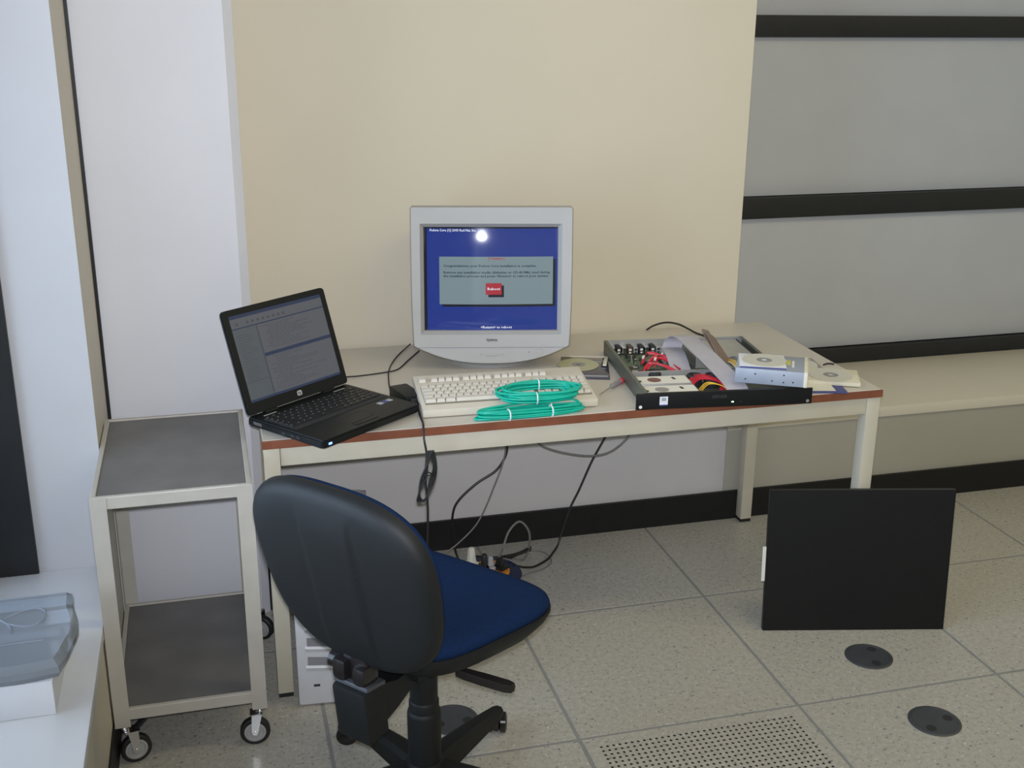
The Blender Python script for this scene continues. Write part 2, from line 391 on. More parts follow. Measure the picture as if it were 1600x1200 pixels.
for k, (z0, z1) in enumerate(((0.434, 0.965), (1.05, 1.622), (1.70, 2.35))):
    w = B()
    N = 14; rings = []
    for i in range(N+1):      # panels bow out slightly between the rails
        t = i/N; z = z0+(z1-z0)*t; y = 1.052 - 0.020*math.sin(PI*min(1, max(0, t)))**0.45
        rings.append([(0.25, y, z), (3.6, y, z), (3.6, 1.09, z), (0.25, 1.09, z)])
    w.loft(rings)
    pn = struct(w.build('trim_%d' % (5+k), M['blind'], ang=60), 'grey panel between black rails')
for k, (z0, z1) in enumerate(((0.3695, 0.430), (0.968, 1.047), (1.625, 1.700), (2.35, 2.43))):
    w = B(); w.box(((0.25+3.6)/2, 1.045, (z0+z1)/2), (3.35, 0.045, z1-z0), 0.002); struct(w.build('trim_%d' % (8+k), M['rail']), 'black horizontal rail')
w = B(); w.box((0.85, -2.0, 2.95), (6.3, 6.6, 0.1)); struct(w.build('ceiling', M['ceil'], smooth=False))
w = B(); w.box((3.65, -2.0, 1.45), (0.1, 6.4, 2.9)); struct(w.build('wall_right', M['cream'], smooth=False))
w = B(); w.box((0.85, -5.05, 1.45), (5.9, 0.1, 2.9)); struct(w.build('wall_front', M['cream'], smooth=False))
for cx, cy, lb in ((0.3, -1.1, 'over the open floor by the desk'), (2.3, -1.1, 'over the floor by the grey panels'), (0.3, -3.6, 'behind the camera near the windows'), (2.3, -3.6, 'behind the camera near the far wall')):
    t = thing('ceiling_lamp', 'recessed ceiling lamp panel ' + lb, 'lamp', (cx, cy, 2.88), group='ceiling lamps')
    w = B(); w.ring_prism(rrect(1.22, 0.62, 0.01, 2), rrect(1.14, 0.54, 0.01, 2), 0, 0.02); w.build('frame', M['ceil'], t, False)
    w = B(); w.box((0, 0, 0.012), (1.14, 0.54, 0.006)); w.build('diffuser', M['lamp'], t, False)
# wall socket under the desk
t = thing('wall_socket', 'grey flat wall socket plate behind the chair back', 'socket', (-1.040, WY, 0.198))
w = B(); w.box((0, -0.006, 0), (0.147, 0.012, 0.086), 0.003); w.build('plate', M['slotgrey'], t)
for x in (-.035, .035):
    w = B()
    for dx, dz in ((0, .012), (-.011, -.008), (.011, -.008)): w.box((x+dx, -0.0125, dz), (.006, .002, .006))
    w.build('outlet', M['dark'], t)

# ------------------------------------------------------------------ desk
DZ = 0.72
t = thing('desk', 'long cream desk with red-brown edging and steel legs', 'desk', (-0.462, 0.132, 0))
DX, DY = 0.846, 0.370
w = B(); w.box((0, 0, DZ-0.0105), (2*DX-0.004, 2*DY-0.004, 0.021), 0.001, seg=1); w.build('desktop', M['desk'], t)
w = B(); w.box((0, -DY-.001, DZ-.0112), (2*DX+.002, .006, .0205), .0008)
o = w.build('edging', M['lip'], t, False); o['label'] = 'red-brown wooden edging strip'
for sx in (-1, 1):
    for sy in (-1, 1):
        w = B(); w.box((sx*(DX-.021), sy*(DY-.021), (DZ-.022+.012)/2), (.040, .040, DZ-.022-.012), .002); lg = w.build('leg', M['deskmetal'], t)
        w = B(); w.box((sx*(DX-.021), sy*(DY-.021), .006), (.038, .038, .012), .001); w.build('foot', M['rubber'], lg)
for sy in (-1, 1):
    w = B(); w.box((0, sy*(DY-.020), DZ-.0465), (2*DX-.084, .030, .049), .0015); w.build('rail', M['deskmetal'], t)
for sx in (-1, 1):
    w = B(); w.box((sx*(DX-.020), 0, DZ-.0465), (.030, 2*DY-.084, .049), .0015); w.build('rail', M['deskmetal'], t)

# ------------------------------------------------------------------ trolley
t = thing('trolley', 'two-shelf cream steel trolley with grey tops beside the desk', 'trolley', (-1.518, -0.163, 0))
TW, TD = 0.1745, 0.262
def shelf(z, name):
    w = B(); w.ring_prism([(-TW, -TD), (TW, -TD), (TW, TD), (-TW, TD)], [(-TW+.012, -TD+.012), (TW-.012, -TD+.012), (TW-.012, TD-.012), (-TW+.012, TD-.012)], z-.030, z)
    f = w.build('shelf_frame', M['trolleymetal'], t, False)
    md = f.modifiers.new('b', 'BEVEL'); md.width = .002; md.segments = 2
    w = B(); w.box((0, 0, z-.010), (2*TW-.025, 2*TD-.025, .012)); f2 = w.build('shelf_panel', M['trolleytop'], f, False)
shelf(0.690, 'top'); shelf(0.148, 'bottom')
LT, CZ = 0.659, 0.100
for sx in (-1, 1):
    for sy in (-1, 1):
        w = B(); a = .034; k = .003   # angle-iron leg
        x0, y0 = sx*TW, sy*TD
        w.prism([(x0+sx*.0015, y0+sy*.0015), (x0-sx*a, y0+sy*.0015), (x0-sx*a, y0+sy*.0015-sy*k), (x0+sx*.0015-sx*k, y0+sy*.0015-sy*k), (x0+sx*.0015-sx*k, y0-sy*a), (x0+sx*.0015, y0-sy*a)], CZ, .689)
        w.build('leg', M['trolleymetal'], t, False)
        cx, cy = x0-sx*.017, y0-sy*.015
        w = B(); w.cyl((cx, cy, .083), (cx, cy, .104), .011).cyl((cx, cy, .090), (cx, cy, .093), .015).cyl((cx, cy, .097), (cx, cy, .100), .0155)
        ca = w.build('caster', M['chrome'], t)
        dx = 0.022 if sy < 0 else 0.016     # caster trail
        if sx > 0 and sy < 0: dx = -0.014
        if sx > 0 and sy > 0: dx = 0.030
        ang = (0.25 if sx < 0 else -0.05) if sy < 0 else -0.5
        wx, wy, r = cx+dx, cy-0.006, 0.036
        q = Matrix.Translation((wx, wy, r)) @ Matrix.Rotation(ang, 4, 'Z')
        w = B(); w.lathe([(.024, -.010), (.033, -.010), (.036, -.007), (.036, .007), (.033, .010), (.024, .010)], axis=(0, 1, 0), closed=True).xf(q); w.build('tyre', M['rubber'], ca)
        w = B(); w.lathe([(0, -.0095), (.010, -.0105), (.012, -.008), (.019, -.008), (.021, -.0105), (.026, -.0100), (.026, .0100), (.021, .0105), (.019, .008), (.012, .008), (.010, .0105), (0, .0095)], axis=(0, 1, 0)).xf(q); w.build('wheel_disc', M['greyplastic'], ca)
        w = B()
        for s2 in (-1, 1):
            w.prism([(-.010-dx*0.3, .050), (.014-dx*0.3, .050), (.008, .004), (.004, -.006), (-.004, -.006), (-.008, .004)], -.001, .001)
            bmv = w.bm.verts[:][-12:]
            for v in bmv: v.co = V((v.co.x, s2*.0135+v.co.z, v.co.y))
        w.box((-dx*.35, 0, .051), (.030, .029, .003), .001); w.cyl((0, -.0155, 0), (0, .0155, 0), .0045, n=12); w.xf(q); w.build('fork', M['chrome'], ca)
        if sx < 0 and sy < 0:
            w = B(); w.box((.024, .018, .058), (.050, .016, .007), .003, rot=(0, -.5, .4)); w.box((.005, .012, .045), (.02, .012, .014), .003); w.xf(q); w.build('brake_pedal', M['rubber'], ca)

# ------------------------------------------------------------------ chair
CH = thing('office_chair', 'dark blue office chair with black plastic back on a star base', 'chair', (-1.012, -0.734, 0), math.radians(41))
# five-star base
w = B(); w.lathe([(0, .045), (.040, .045), (.046, .060), (.044, .105), (.036, .118), (0, .118)]); w.build('hub', M['chairplastic'], CH)
for k in range(5):
    a = math.radians(43.5-41+72*k); q = Matrix.Rotation(a, 4, 'Z')
    rings = []
    for x, wd, zt, zb in ((.03, .030, .108, .055), (.10, .027, .104, .052), (.20, .023, .092, .052), (.275, .021, .080, .054), (.300, .019, .076, .056), (.315, .012, .072, .060)):
        rings.append([(x, -wd, zb), (x, -wd, zt-.008), (x, -wd*.55, zt), (x, wd*.55, zt), (x, wd, zt-.008), (x, wd, zb)])
    w = B(); w.loft(rings).xf(q); lg = w.build('leg', M['chairplastic'], CH, ang=30)
    q2 = q @ Matrix.Translation((.300, 0, .0255)) @ Matrix.Rotation(.9 if k != 0 else .5, 4, 'Z')
    w = B()
    for s2 in (-1, 1): w.lathe([(0, -.009), (.019, -.009), (.0255, -.006), (.0255, .006), (.019, .009), (0, .009)], c=(.014, s2*.017, 0), axis=(0, 1, 0))
    w.box((.006, 0, .006), (.03, .016, .036), .004); w.cyl((0, 0, .02), (0, 0, .034), .008); w.xf(q2); w.build('caster', M['chairgloss'], lg)
w = B(); w.lathe([(.037, .100), (.038, .235), (.0365, .243), (.0335, .246), (.0335, .268), (.0325, .270), (.031, .272), (.031, .392), (0, .392)]); w.build('gas_column', M['chairplastic'], CH)
# seat
def seat_rings(spec, N=72):
    out = []
    for z, sc, nn, dz in spec:
        r = []
        for i in range(N):
            a = 2*PI*i/N; c, s_ = math.cos(a), math.sin(a)
            x = math.copysign(abs(c)**(2/nn), c); y = math.copysign(abs(s_)**(2/nn), s_)
            hw = .2055 + .043*x
            r.append((.028 + x*.1995*sc, .009 + y*hw*sc, z - dz*max(0, x)**3 + .006*max(0, -x)**2*sc))
        out.append(r)
    return out
w = B(); w.loft(seat_rings([(.472, .955, 4.4, -.004), (.478, .985, 4.5, -.004), (.488, .995, 4.5, -.004), (.497, .98, 4.5, -.004), (.503, .94, 4.2, -.003), (.506, .82, 3.8, -.002), (.505, .5, 3.0, 0), (.500, .2, 2.6, 0), (.499, .05, 2, 0)])); st = w.build('seat', M['fabric'], CH, ang=80)
w = B(); w.loft(seat_rings([(.388, .30, 2.4, 0), (.392, .52, 2.6, .0), (.405, .72, 3.0, .0), (.428, .89, 3.8, .0), (.454, .975, 4.3, -.002), (.470, 1.0, 4.6, -.004), (.478, 1.0, 4.6, -.004), (.478, .94, 4.6, -.004)])); w.build('seat_pan', M['chairplastic'], CH, ang=60)
# back rest
QB = Matrix.Translation((-.240, -.006, .673)) @ Matrix.Rotation(math.radians(-13.3), 4, 'Y')
BW, BH, BT = .444, .426, .083
def back_pt(u, v, d):   # u across, v up, d forward; slight wrap round the sitter
    return QB @ V((d + 0.10*u*u*4*0.35 , u, v))
def back_rings(spec, N=240, nn=2.75, band=None):
    out = []
    base = selli(BW, BH, nn, N, BT)
    for sc, d in spec:
        r = []
        for x, y in base:
            u, v = x*sc, y*sc; dd = d
            if band: dd += band(u, v)
            r.append(back_pt(u, v, dd))
        out.append(r)
    return out
def band(u, v):
    e = .5*(math.tanh((u+.062)/.0025) - math.tanh((u-.062)/.0025))   # shallow sunk band between two creases
    m = max(0, 1-(abs(v)/.175)**6)
    return -.0045*e*m
w = B(); w.loft(back_rings([(.02+.04*k, -.028+.002*max(0, (.02+.04*k-.5)/.3)**2) for k in range(20)], band=band) + back_rings([(.87, -.0245), (.93, -.021), (.965, -.016), (.99, -.008), (1.0, .002), (.998, .010), (.98, .012), (.9, .012)])); bs = w.build('back_shell', M['chairplastic'], CH, ang=60)
w = B(); w.loft(back_rings([(.95, .010), (.975, .011), (.980, .016), (.965, .024), (.92, .031), (.84, .036), (.6, .038), (.3, .037), (.03, .037)])); w.build('backrest', M['fabric'], CH, ang=80)
# mechanism, back bracket with cover, knob, lever
w = B(); w.box((.0, 0, .388), (.17, .11, .034), .008); w.build('mechanism', M['chairplastic'], CH)
w = B(); w.loft([[(-.05, -.034, .370), (-.05, .034, .370), (-.05, .034, .402), (-.05, -.034, .402)], [(-.13, -.036, .335), (-.13, .036, .335), (-.13, .036, .400), (-.13, -.036, .400)], [(-.190, -.036, .315), (-.190, .036, .315), (-.190, .036, .420), (-.190, -.036, .420)]]); w.build('back_arm', M['chairplastic'], CH)
w = B(); w.box((-.205, 0, .362), (.062, .088, .128), .008, rot=(0, -.12, 0)); cv = w.build('bracket_cover', M['chairplastic'], CH)
w = B(); w.box((-.205, 0, .426), (.058, .088, .010), .003, rot=(0, .12, 0)); w.build('cover_lip', M['grommet'], cv)
w = B(); w.box((-.205, 0, .458), (.030, .06, .09), .006).box((-.212, .030, .454), (.050, .036, .050), .012).box((-.210, -.02, .450), (.05, .034, .045), .012).cyl((-.212, .03, .462), (-.212, .062, .462), .017, .020, n=18); w.build('back_knuckle', M['chairgloss'], CH)
w = B(); w.tube([(.01, -.05, .382), (.0, -.09, .380), (.0, -.125, .374)], .005)
w.loft([[V((.0+t*.045, -.115-t*.075, .374-t*.026)) + V((cx*ww*.9, -cx*ww*.1, cz*.010)) for cx, cz in ((-1, 0), (-.7, 1), (.7, 1), (1, 0), (.7, -1), (-.7, -1))] for t, ww in ((-.2, .008), (0, .013), (.5, .017), (1.0, .017), (1.15, .010))]); w.build('height_lever', M['chairgloss'], CH, ang=50)

# ------------------------------------------------------------------ computer tower under the desk
t = thing('computer_tower', 'white computer tower with slanted front vents under the desk', 'computer', (-1.160, -0.285, 0), math.radians(-5))
w = B(); w.box((0, .225, .207), (.190, .44, .39), .004); w.build('case', M['pc'], t)
w = B(); w.box((0, -.004, .207), (.196, .026, .405), .008); fr = w.build('front_panel', M['pc'], t)
for k, z in enumerate((.245, .190, .135, .300)):
    w = B(); w.prism([(-.070, z-.012), (.085, z-.024), (.085, z-.003), (-.070, z+.012)], -.0005, .0005)
    for v in w.bm.verts: v.co = V((v.co.x, -.0180+v.co.z*.8, v.co.y))
    w.build('vent', M['slotgrey'], fr, False)
    w = B(); w.loft([[(-.075, -.017, z-.013), (-.075, -.021, z-.018), (-.075, -.017, z-.030)], [(.088, -.017, z-.025), (.088, -.023, z-.031), (.088, -.017, z-.043)]]); w.build('louvre', M['pc'], fr)
for dx, sz in ((-.050, .016), (.048, .022), (.01, .004)):
    w = B(); w.box((dx, -.0175, .062), (sz, .002, .006)); w.build('slot', M['dark'], fr, False)
for sx in (-.07, .07):
    w = B(); w.box((sx, .1, .006), (.03, .05, .012), .002); w.build('foot', M['rubber'], t)

# ------------------------------------------------------------------ monitor
MO = thing('crt_monitor', 'beige cathode-ray monitor showing a blue installer screen', 'monitor', (-0.630, 0.185, DZ), math.radians(-12.5))
Q = Matrix.Rotation(math.radians(-6.2), 4, 'X')    # screen leans back slightly
MW, MB, MT = .462, .036, .470     # width, bottom, top of the bezel (above desk)
# bezel: front plate with opening (x, z) outline; bottom edge bulges downward
def bez_out(N=64, ins=0.0):
    P = []
    hw = MW/2-ins
    top = [(-hw+.008, MT-ins), (hw-.008, MT-ins), (hw, MT-.008-ins)]
    P += [(hw*1, MT-.004-ins), (hw-.004, MT-ins), (-hw+.004, MT-ins), (-hw, MT-.004-ins)]
    P += [(-hw, .30), (-hw+.001, .20), (-hw+.003, .12), (-hw+.006, .070+ins)]
    for i in range(1, 16):
        u = -1+2*i/16; P.append(((hw-.006)*u, .018+ins+.052*abs(u)**2.4))
    P += [(hw-.006, .070+ins), (hw-.003, .12), (hw-.001, .20), (hw, .30)]
    return P
SX0, SX1, SZ0, SZ1 = -.194, .190, .114, .412
outer = bez_out(); N = len(outer)
def inner_for(ins):
    cx, cz = (SX0+SX1)/2, (SZ0+SZ1)/2; hw, hh = (SX1-SX0)/2+ins, (SZ1-SZ0)/2+ins; P = []
    for x, z in outer:
        dx, dz = x-cx, z-cz; k = max(abs(dx)/hw, abs(dz)/hh); P.append([cx+dx/k, cz+dz/k])
    # snap the nearest four to corners
    for sx, sz in ((1, 1), (-1, 1), (-1, -1), (1, -1)):
        c = (cx+sx*hw, cz+sz*hh); i = min(range(N), key=lambda j: (P[j][0]-c[0])**2+(P[j][1]-c[1])**2); P[i] = list(c)
    return P
i0, i1 = inner_for(.010), inner_for(0)
def ringm(P, y): return [Q @ V((x, y, z)) for x, z in P]
sh = [[(x*.985, z*.985+.004) for x, z in outer], outer, outer, [(x*.985, (z-.25)*.985+.25) for x, z in outer]]
w = B(); w.loft([ringm(outer, .050), ringm(outer, .006), ringm([(x*.988, (z-.25)*.988+.25) for x, z in outer], 0), ringm(i0, .002), ringm(i1, .016), ringm(i1, .052)], cap=False); w.build('bezel', M['crt'], MO, ang=30)
w = B(); g = []
for y, sx, sz, cz in ((.045, .985, .985, .25), (.09, .97, .965, .25), (.16, .93, .90, .245), (.22, .80, .76, .24), (.268, .66, .62, .235), (.282, .62, .58, .235)):
    g.append(ringm([(x*sx, (z-cz)*sz+cz) for x, z in outer], y))
w.loft(g); w.build('housing', M['crt'], MO, ang=40)
# curved screen and everything drawn on it
scx, scz = (SX0+SX1)/2, (SZ0+SZ1)/2; SW, SH = SX1-SX0, SZ1-SZ0
def scr(u, v, d=0.0):   # u,v in 0..1 from the lower left
    x, z = SX0+u*SW, SZ0+v*SH
    y = .016 + ((x-scx)**2/(2*1.6) + (z-scz)**2/(2*1.35)) - d
    return Q @ V((x, y, z))
def patch(name, u0, u1, v0, v1, m, d, parent, nu=16, nv=12):
    w = B(); G = [[w.bm.verts.new(scr(u0+(u1-u0)*i/nu, v0+(v1-v0)*j/nv, d)) for i in range(nu+1)] for j in range(nv+1)]
    for j in range(nv):
        for i in range(nu): w.bm.faces.new((G[j][i], G[j][i+1], G[j+1][i+1], G[j+1][i]))
    o = w.build(name, m, parent); return o
scrn = patch('screen', -.03, 1.03, -.03, 1.03, M['s_dark'], 0, MO, 28, 24)
patch('raster', .022, 1.0, .0, .982, M['s_blue'], .0002, scrn, 24, 20)
patch('box_shadow', .135, .985, .232, .69, M['s_dark'], .0004, scrn)
patch('dialog_box', .115, .965, .255, .715, M['s_box'], .0008, scrn)
patch('button_shadow', .480, .597, .325, .440, M['s_dark'], .0012, scrn, 4, 4)
patch('dialog_button', .460, .580, .350, .462, M['s_red'], .0016, scrn, 4, 4)
def stext(body, u, v, size, m, d=.0020, align='LEFT', sx=1.0):
    me = text_mesh('screen_text', body, size, m, lambda a, b, e: scr(u + a/SW, v + b/SH, d), align, bold=.00025, sx=sx); link('screen_text', me, scrn)
stext('Fedora Core (C) 2003 Red Hat, Inc.', .045, .955, .0098, M['s_white'], d=.0010, sx=.92)
stext('[ Complete ]', .54, .690, .0090, M['s_red'], align='CENTER')
stext('Congratulations, your Fedora Core installation is complete.', .145, .618, .0092, M['s_ink'], sx=1.2)
stext('Remove any installation media (diskettes or CD-ROMs) used during', .145, .555, .0092, M['s_ink'], sx=1.2)
stext('the installation process and press <Return> to reboot your system.', .145, .520, .0092, M['s_ink'], sx=1.2)
stext('Reboot', .520, .395, .0105, M['s_white'], align='CENTER', sx=1.15)
stext('<Return> to reboot', .54, .018, .0100, M['s_white'], d=.0010, align='CENTER', sx=1.1)
me = text_mesh('brand_text', 'iiyama', .0125, M['ink'], lambda a, b, e: Q @ V((a, -.0006, .086+b)), 'CENTER', bold=.0003); link('brand_text', me, MO)
for k, (x, z, ww, hh) in enumerate(((-.030, .048, .008, .004), (0, .046, .034, .006), (.030, .048, .008, .004))):
    w = B(); w.box((x, -.001, z), (ww, .004, hh), .0012); w.xf(Q); w.build('button', M['crt'], MO)
w = B(); w.cyl((.135, -.003, .053), (.135, .002, .053), .010, n=24).xf(Q); w.build('power_button', M['crt'], MO)
w = B(); w.cyl((.108, -.0010, .053), (.108, .002, .053), .002, n=10).xf(Q); w.build('indicator', M['slotgrey'], MO)
w = B(); w.box((0, .0, .067), (.44, .0012, .0012)).xf(Q); w.build('seam', M['slotgrey'], MO, False)
w = B(); w.lathe([(0, 0), (.135, 0), (.140, .004), (.128, .010), (.100, .012), (0, .012)], c=(0, .150, 0)).lathe([(.090, .012), (.095, .022), (.085, .036), (0, .050)], c=(0, .160, 0)); w.build('stand', M['crt'], MO)

# ------------------------------------------------------------------ keyboard
KB = thing('computer_keyboard', 'cream full-size keyboard in front of the monitor', 'keyboard', (-0.664, -0.085, DZ), math.radians(-2.2))
KW, KD = .466, .196; tilt = math.atan2(.032, KD)
QK = Matrix.Translation((0, -KD/2, 0)) @ Matrix.Rotation(tilt, 4, 'X') @ Matrix.Translation((0, KD/2, 0))
w = B(); w.box((0, 0, .013), (KW, KD, .022), .004)
w.xf(QK); w.build('case', M['kb'], KB)
for px in (-.2, .2):
    w = B(); w.box((px, .07, .0165), (.03, .016, .031)); w.build('prop_foot', M['kb'], KB)
w = B(); w.box((-.035, -.012, .0242), (.385, .110, .001)).box((.169, -.012, .0242), (.080, .110, .001)) if False else w.box((.001, -.021, .0242), (.446, .098, .001)); w.xf(QK); w.build('key_well', M['keywell'], KB, False)
KM = {}
def keycap(wd, dp=.0180):
    k = round(wd, 4)
    if k not in KM:
        b_ = B(); b_.loft([[(sx*(wd/2-.0006), sy*(dp/2-.0004), 0) for sx, sy in ((-1, -1), (1, -1), (1, 1), (-1, 1))], [(sx*(wd/2-.0024), sy*(dp/2-.0026)+.0008, .0085) for sx, sy in ((-1, -1), (1, -1), (1, 1), (-1, 1))]])
        KM[k] = b_.mesh('key', M['key'], False)
    return KM[k]
def key(x, y, wd): 
    o = link('key', keycap(wd), KB); o.matrix_local = QK @ Matrix.Translation((x, y, .0248)); return o
U = .0196; L0 = -.2215
rows = [(.068, None), (.0335, [1]*13+[2]), (.0150, [1.5]+[1]*12+[1.5]), (-.0035, [1.8]+[1]*11+[2.2]), (-.0220, [1.3]+[1]*11+[2.7]), (-.0405, [1.5, 1.2, 1.4, 6.2, 1.4, 1.3, 2.0])]
rows = [(r[0]-.012 if r[1] else .0530, r[1]) for r in rows]
for y, ws in rows:
    if ws is None:
        x = L0
        for grp in (1, 4, 4, 4, 3):
            for k in range(grp): key(x+U/2, y+.008, U); x += U
            x += U*.62 if grp == 1 else U*.40
        continue
    x = L0
    for q in ws: key(x+q*U/2, y, q*U); x += q*U
    xb = L0+15.35*U; idx = rows.index((y, ws))
    if idx in (1, 2):
        for k in range(3): key(xb+(k+.5)*U, y, U)
    if idx == 4: key(xb+1.5*U, y, U)
    if idx == 5:
        for k in range(3): key(xb+(k+.5)*U, y, U)
    xn = L0+18.7*U
    if idx in (1, 2, 3, 4):
        for k in range(4): key(xn+(k+.5)*U*.98+.001, y, U*.98)
    if idx == 5:
        key(xn+U, y, 2*U*.98); key(xn+2.5*U, y, U*.98); key(xn+3.5*U, y, U*.98)
kc = B(); kc.tube([(.0, .10, .03), (.01, .14, .02), (-.06, .17, .006), (-.11, .16, .008), (-.13, .20, .005)], .0022); kc.build('cable', M['cgrey'], KB)

# ------------------------------------------------------------------ laptop
LA = thing('laptop', 'open black laptop hanging over the desk front-left corner', 'laptop', (-1.1185, -0.135, DZ+.001), math.radians(37.8))
LW, LD = .345, .272
w = B(); w.prism(rrect(LW, LD, .012, 4), .006, .027, .004); w.build('base', M['lap'], LA)
w = B()
for sx in (-1, 1):
    for sy in (-1, 1): w.cyl((sx*.13, sy*.10, 0), (sx*.13, sy*.10, .007), .008)
w.build('rubber_feet', M['rubber'], LA)
w = B(); w.box((0, .030, .0274), (.315, .118, .0012)); w.build('key_bed', M['dark'], LA, False)
LKM = {}
def lkey(x, y, wd, dp=.0165):
    k = (round(wd, 4), dp)
    if k not in LKM:
        b_ = B(); b_.loft([[(sx*(wd/2-.0006), sy*(dp/2-.0005), 0) for sx, sy in ((-1, -1), (1, -1), (1, 1), (-1, 1))], [(sx*(wd/2-.0018), sy*(dp/2-.0016), .0028) for sx, sy in ((-1, -1), (1, -1), (1, 1), (-1, 1))]])
        me = b_.mesh('key', M['lapkey'], False)
        # pale legend on the cap
        b2 = bmesh.new(); b2.from_mesh(me); s_ = .0013
        f = b2.faces.new([b2.verts.new((-wd*.22+dx*s_, .002+dy*s_*1.4, .0030)) for dx, dy in ((-1, -1), (1, -1), (1, 1), (-1, 1))]); f.material_index = 1
        b2.to_mesh(me); b2.free(); me.materials.append(M['lapink']); LKM[k] = me
    link('key', LKM[k], LA, (x, y, .028))
LU = .0190
lrows = [(.082, [.96]*16, .012), (.065, [.9]+[1]*12+[1.9], .0165), (.0478, [1.4]+[1]*12+[1.4], .0165), (.0306, [1.7]+[1]*11+[2.1], .0165), (.0134, [2.2]+[1]*10+[2.6], .0165), (-.0038, [1.2, 1, 1, 1.2, 5, 1.1, 1.1, 1.05, 1.05, 1.05, 1.05], .0165)]
for y, ws, dp in lrows:
    sc = .306/(sum(ws)*LU); x = -.153
    for q in ws: lkey(x+q*LU*sc/2, y+.002, q*LU*sc, dp); x += q*LU*sc
w = B(); w.ring_prism(rrect(.090, .052, .006, 3, -.005, -.075), rrect(.084, .046, .005, 3, -.005, -.075), .0268, .0276); w.build('touchpad_rim', M['dark'], LA)
w = B(); w.prism(rrect(.084, .046, .005, 3, -.005, -.075), .0266, .0272); w.build('touchpad', M['lap'], LA)
w = B(); w.box((-.005, -.112, .0274), (.078, .014, .0014), .0005); w.build('touchpad_buttons', M['lapkey'], LA)
for k, (x, m) in enumerate(((.110, 'lapink'), (.127, 'navy'), (.144, 'lapink'))):
    w = B(); w.box((x, -.052, .0272), (.014, .016, .0006)); o = w.build('sticker', M[m], LA, False)
w = B(); w.box((-.150, -LD/2-.0005, .016), (.010, .002, .005), .0005); o = w.build('indicator_light', M['led'], LA); o['label'] = 'glowing blue indicator light'
for y in (-.02, .0, .03):
    w = B(); w.box((-LW/2-.0002, y-.03, .016), (.002, .014, .006)); w.build('port', M['dark'], LA, False)
w = B(); w.box((-LW/2-.0002, .095, .018), (.002, .03, .008)); w.build('port', M['chrome'], LA, False)
w = B(); w.box((-.12, .108, .0272), (.04, .004, .0008)).box((.12, .108, .0272), (.04, .004, .0008)); w.build('speaker_strip', M['greyplastic'], LA, False)
# lid
LH = .270
QL = Matrix.Translation((0, LD/2-.008, .026)) @ Matrix.Rotation(math.radians(-18), 4, 'X')
def lid(x, z, y=0): return QL @ V((x, y, z))
w = B(); w.prism([(x, y+LH/2+.002) for x, y in rrect(LW-.002, LH-.004, .010, 4)], -.004, .006, .002)
for v in w.bm.verts: v.co = QL @ V((v.co.x, v.co.z+.002, v.co.y))
ld = w.build('screen_lid', M['lap'], LA)
w = B(); w.ring_prism([(x, y+LH/2+.002) for x, y in rrect(LW-.004, LH-.006, .009, 4)], [(x, y+LH/2+.008) for x, y in rrect(LW-.036, LH-.048, .002, 4)], 0, .0022)
for v in w.bm.verts: v.co = QL @ V((v.co.x, -.0022-v.co.z, v.co.y))
w.build('screen_bezel', M['lap'], ld, ang=20)
PW, PH, PZ = LW-.036, LH-.048, .0330
def lp(u, v, d=0): return lid(-PW/2+u*PW, PZ+v*PH, -.0028-d)
def lpatch(name, u0, u1, v0, v1, m, d):
    w = B(); w.bm.faces.new([w.bm.verts.new(lp(u, v, d)) for u, v in ((u0, v0), (u1, v0), (u1, v1), (u0, v1))]); return w.build(name, m, ld, False)
lpatch('display', 0, 1, 0, 1, M['l_grey'], 0)
lpatch('title_bar', 0, 1, .955, 1, M['l_blue'], .0003)
lpatch('toolbar_line', 0, 1, .835, .848, M['l_blue'], .0003)
lpatch('side_pane', .0, .245, .03, .83, M['l_side'], .0003)
lpatch('pane_divider', .245, .262, .03, .83, M['l_ink'], .0003)
lpatch('window_title', .262, 1, .46, .50, M['l_blue'], .0004)
lpatch('pane_divider', .0, .245, .22, .23, M['l_ink'], .0005)
lpatch('task_bar', 0, 1, 0, .028, M['l_blue'], .0003)
rr = random.Random(3)
def ltext(name, seq, m):
    w = B()
    for u0, u1, v, h in seq: w.bm.faces.new([w.bm.verts.new(lp(u, vv, .0006)) for u, vv in ((u0, v), (u1, v), (u1, v+h), (u0, v+h))])
    o = w.build(name, m, ld, False); o['kind'] = 'stuff'
seq = []
for v0, v1 in ((.52, .80), (.05, .44)):
    v = v1
    while v > v0:
        u = .30+rr.choice((0, .03, .06)); end = u+rr.uniform(.12, .5)
        while u < end:
            e = u+rr.uniform(.015, .06); seq.append((u, min(e, .97), v, .007)); u = e+.010
        v -= .024
ltext('display_text', seq, M['l_ink'])
ltext('toolbar_icons', [(.05+.055*k, .075+.055*k, .875, .03) for k in range(10) if k not in (1,)] + [(.03+.012*rr.random(), .03+.1+.08*rr.random(), .25+.03*k, .006) for k in range(18)], M['l_ink'])
w = B(); w.prism(rrect(.016, .013, .004, 4), 0, .0006)
for v in w.bm.verts: v.co = lid(v.co.x, .020+v.co.y, -.0046-v.co.z)
w.build('logo_badge', M['lapink'], ld)
me = text_mesh('logo_text', 'hp', .010, M['ink'], lambda a, b, e: lid(a, .0175+b, -.0054), 'CENTER', bold=.0003); link('logo_text', me, ld)
w = B(); w.cyl(lid(-.12, 0, .002), lid(-.08, 0, .002), .007, n=14).cyl(lid(.08, 0, .002), lid(.12, 0, .002), .007, n=14); w.build('hinge', M['lap'], LA)

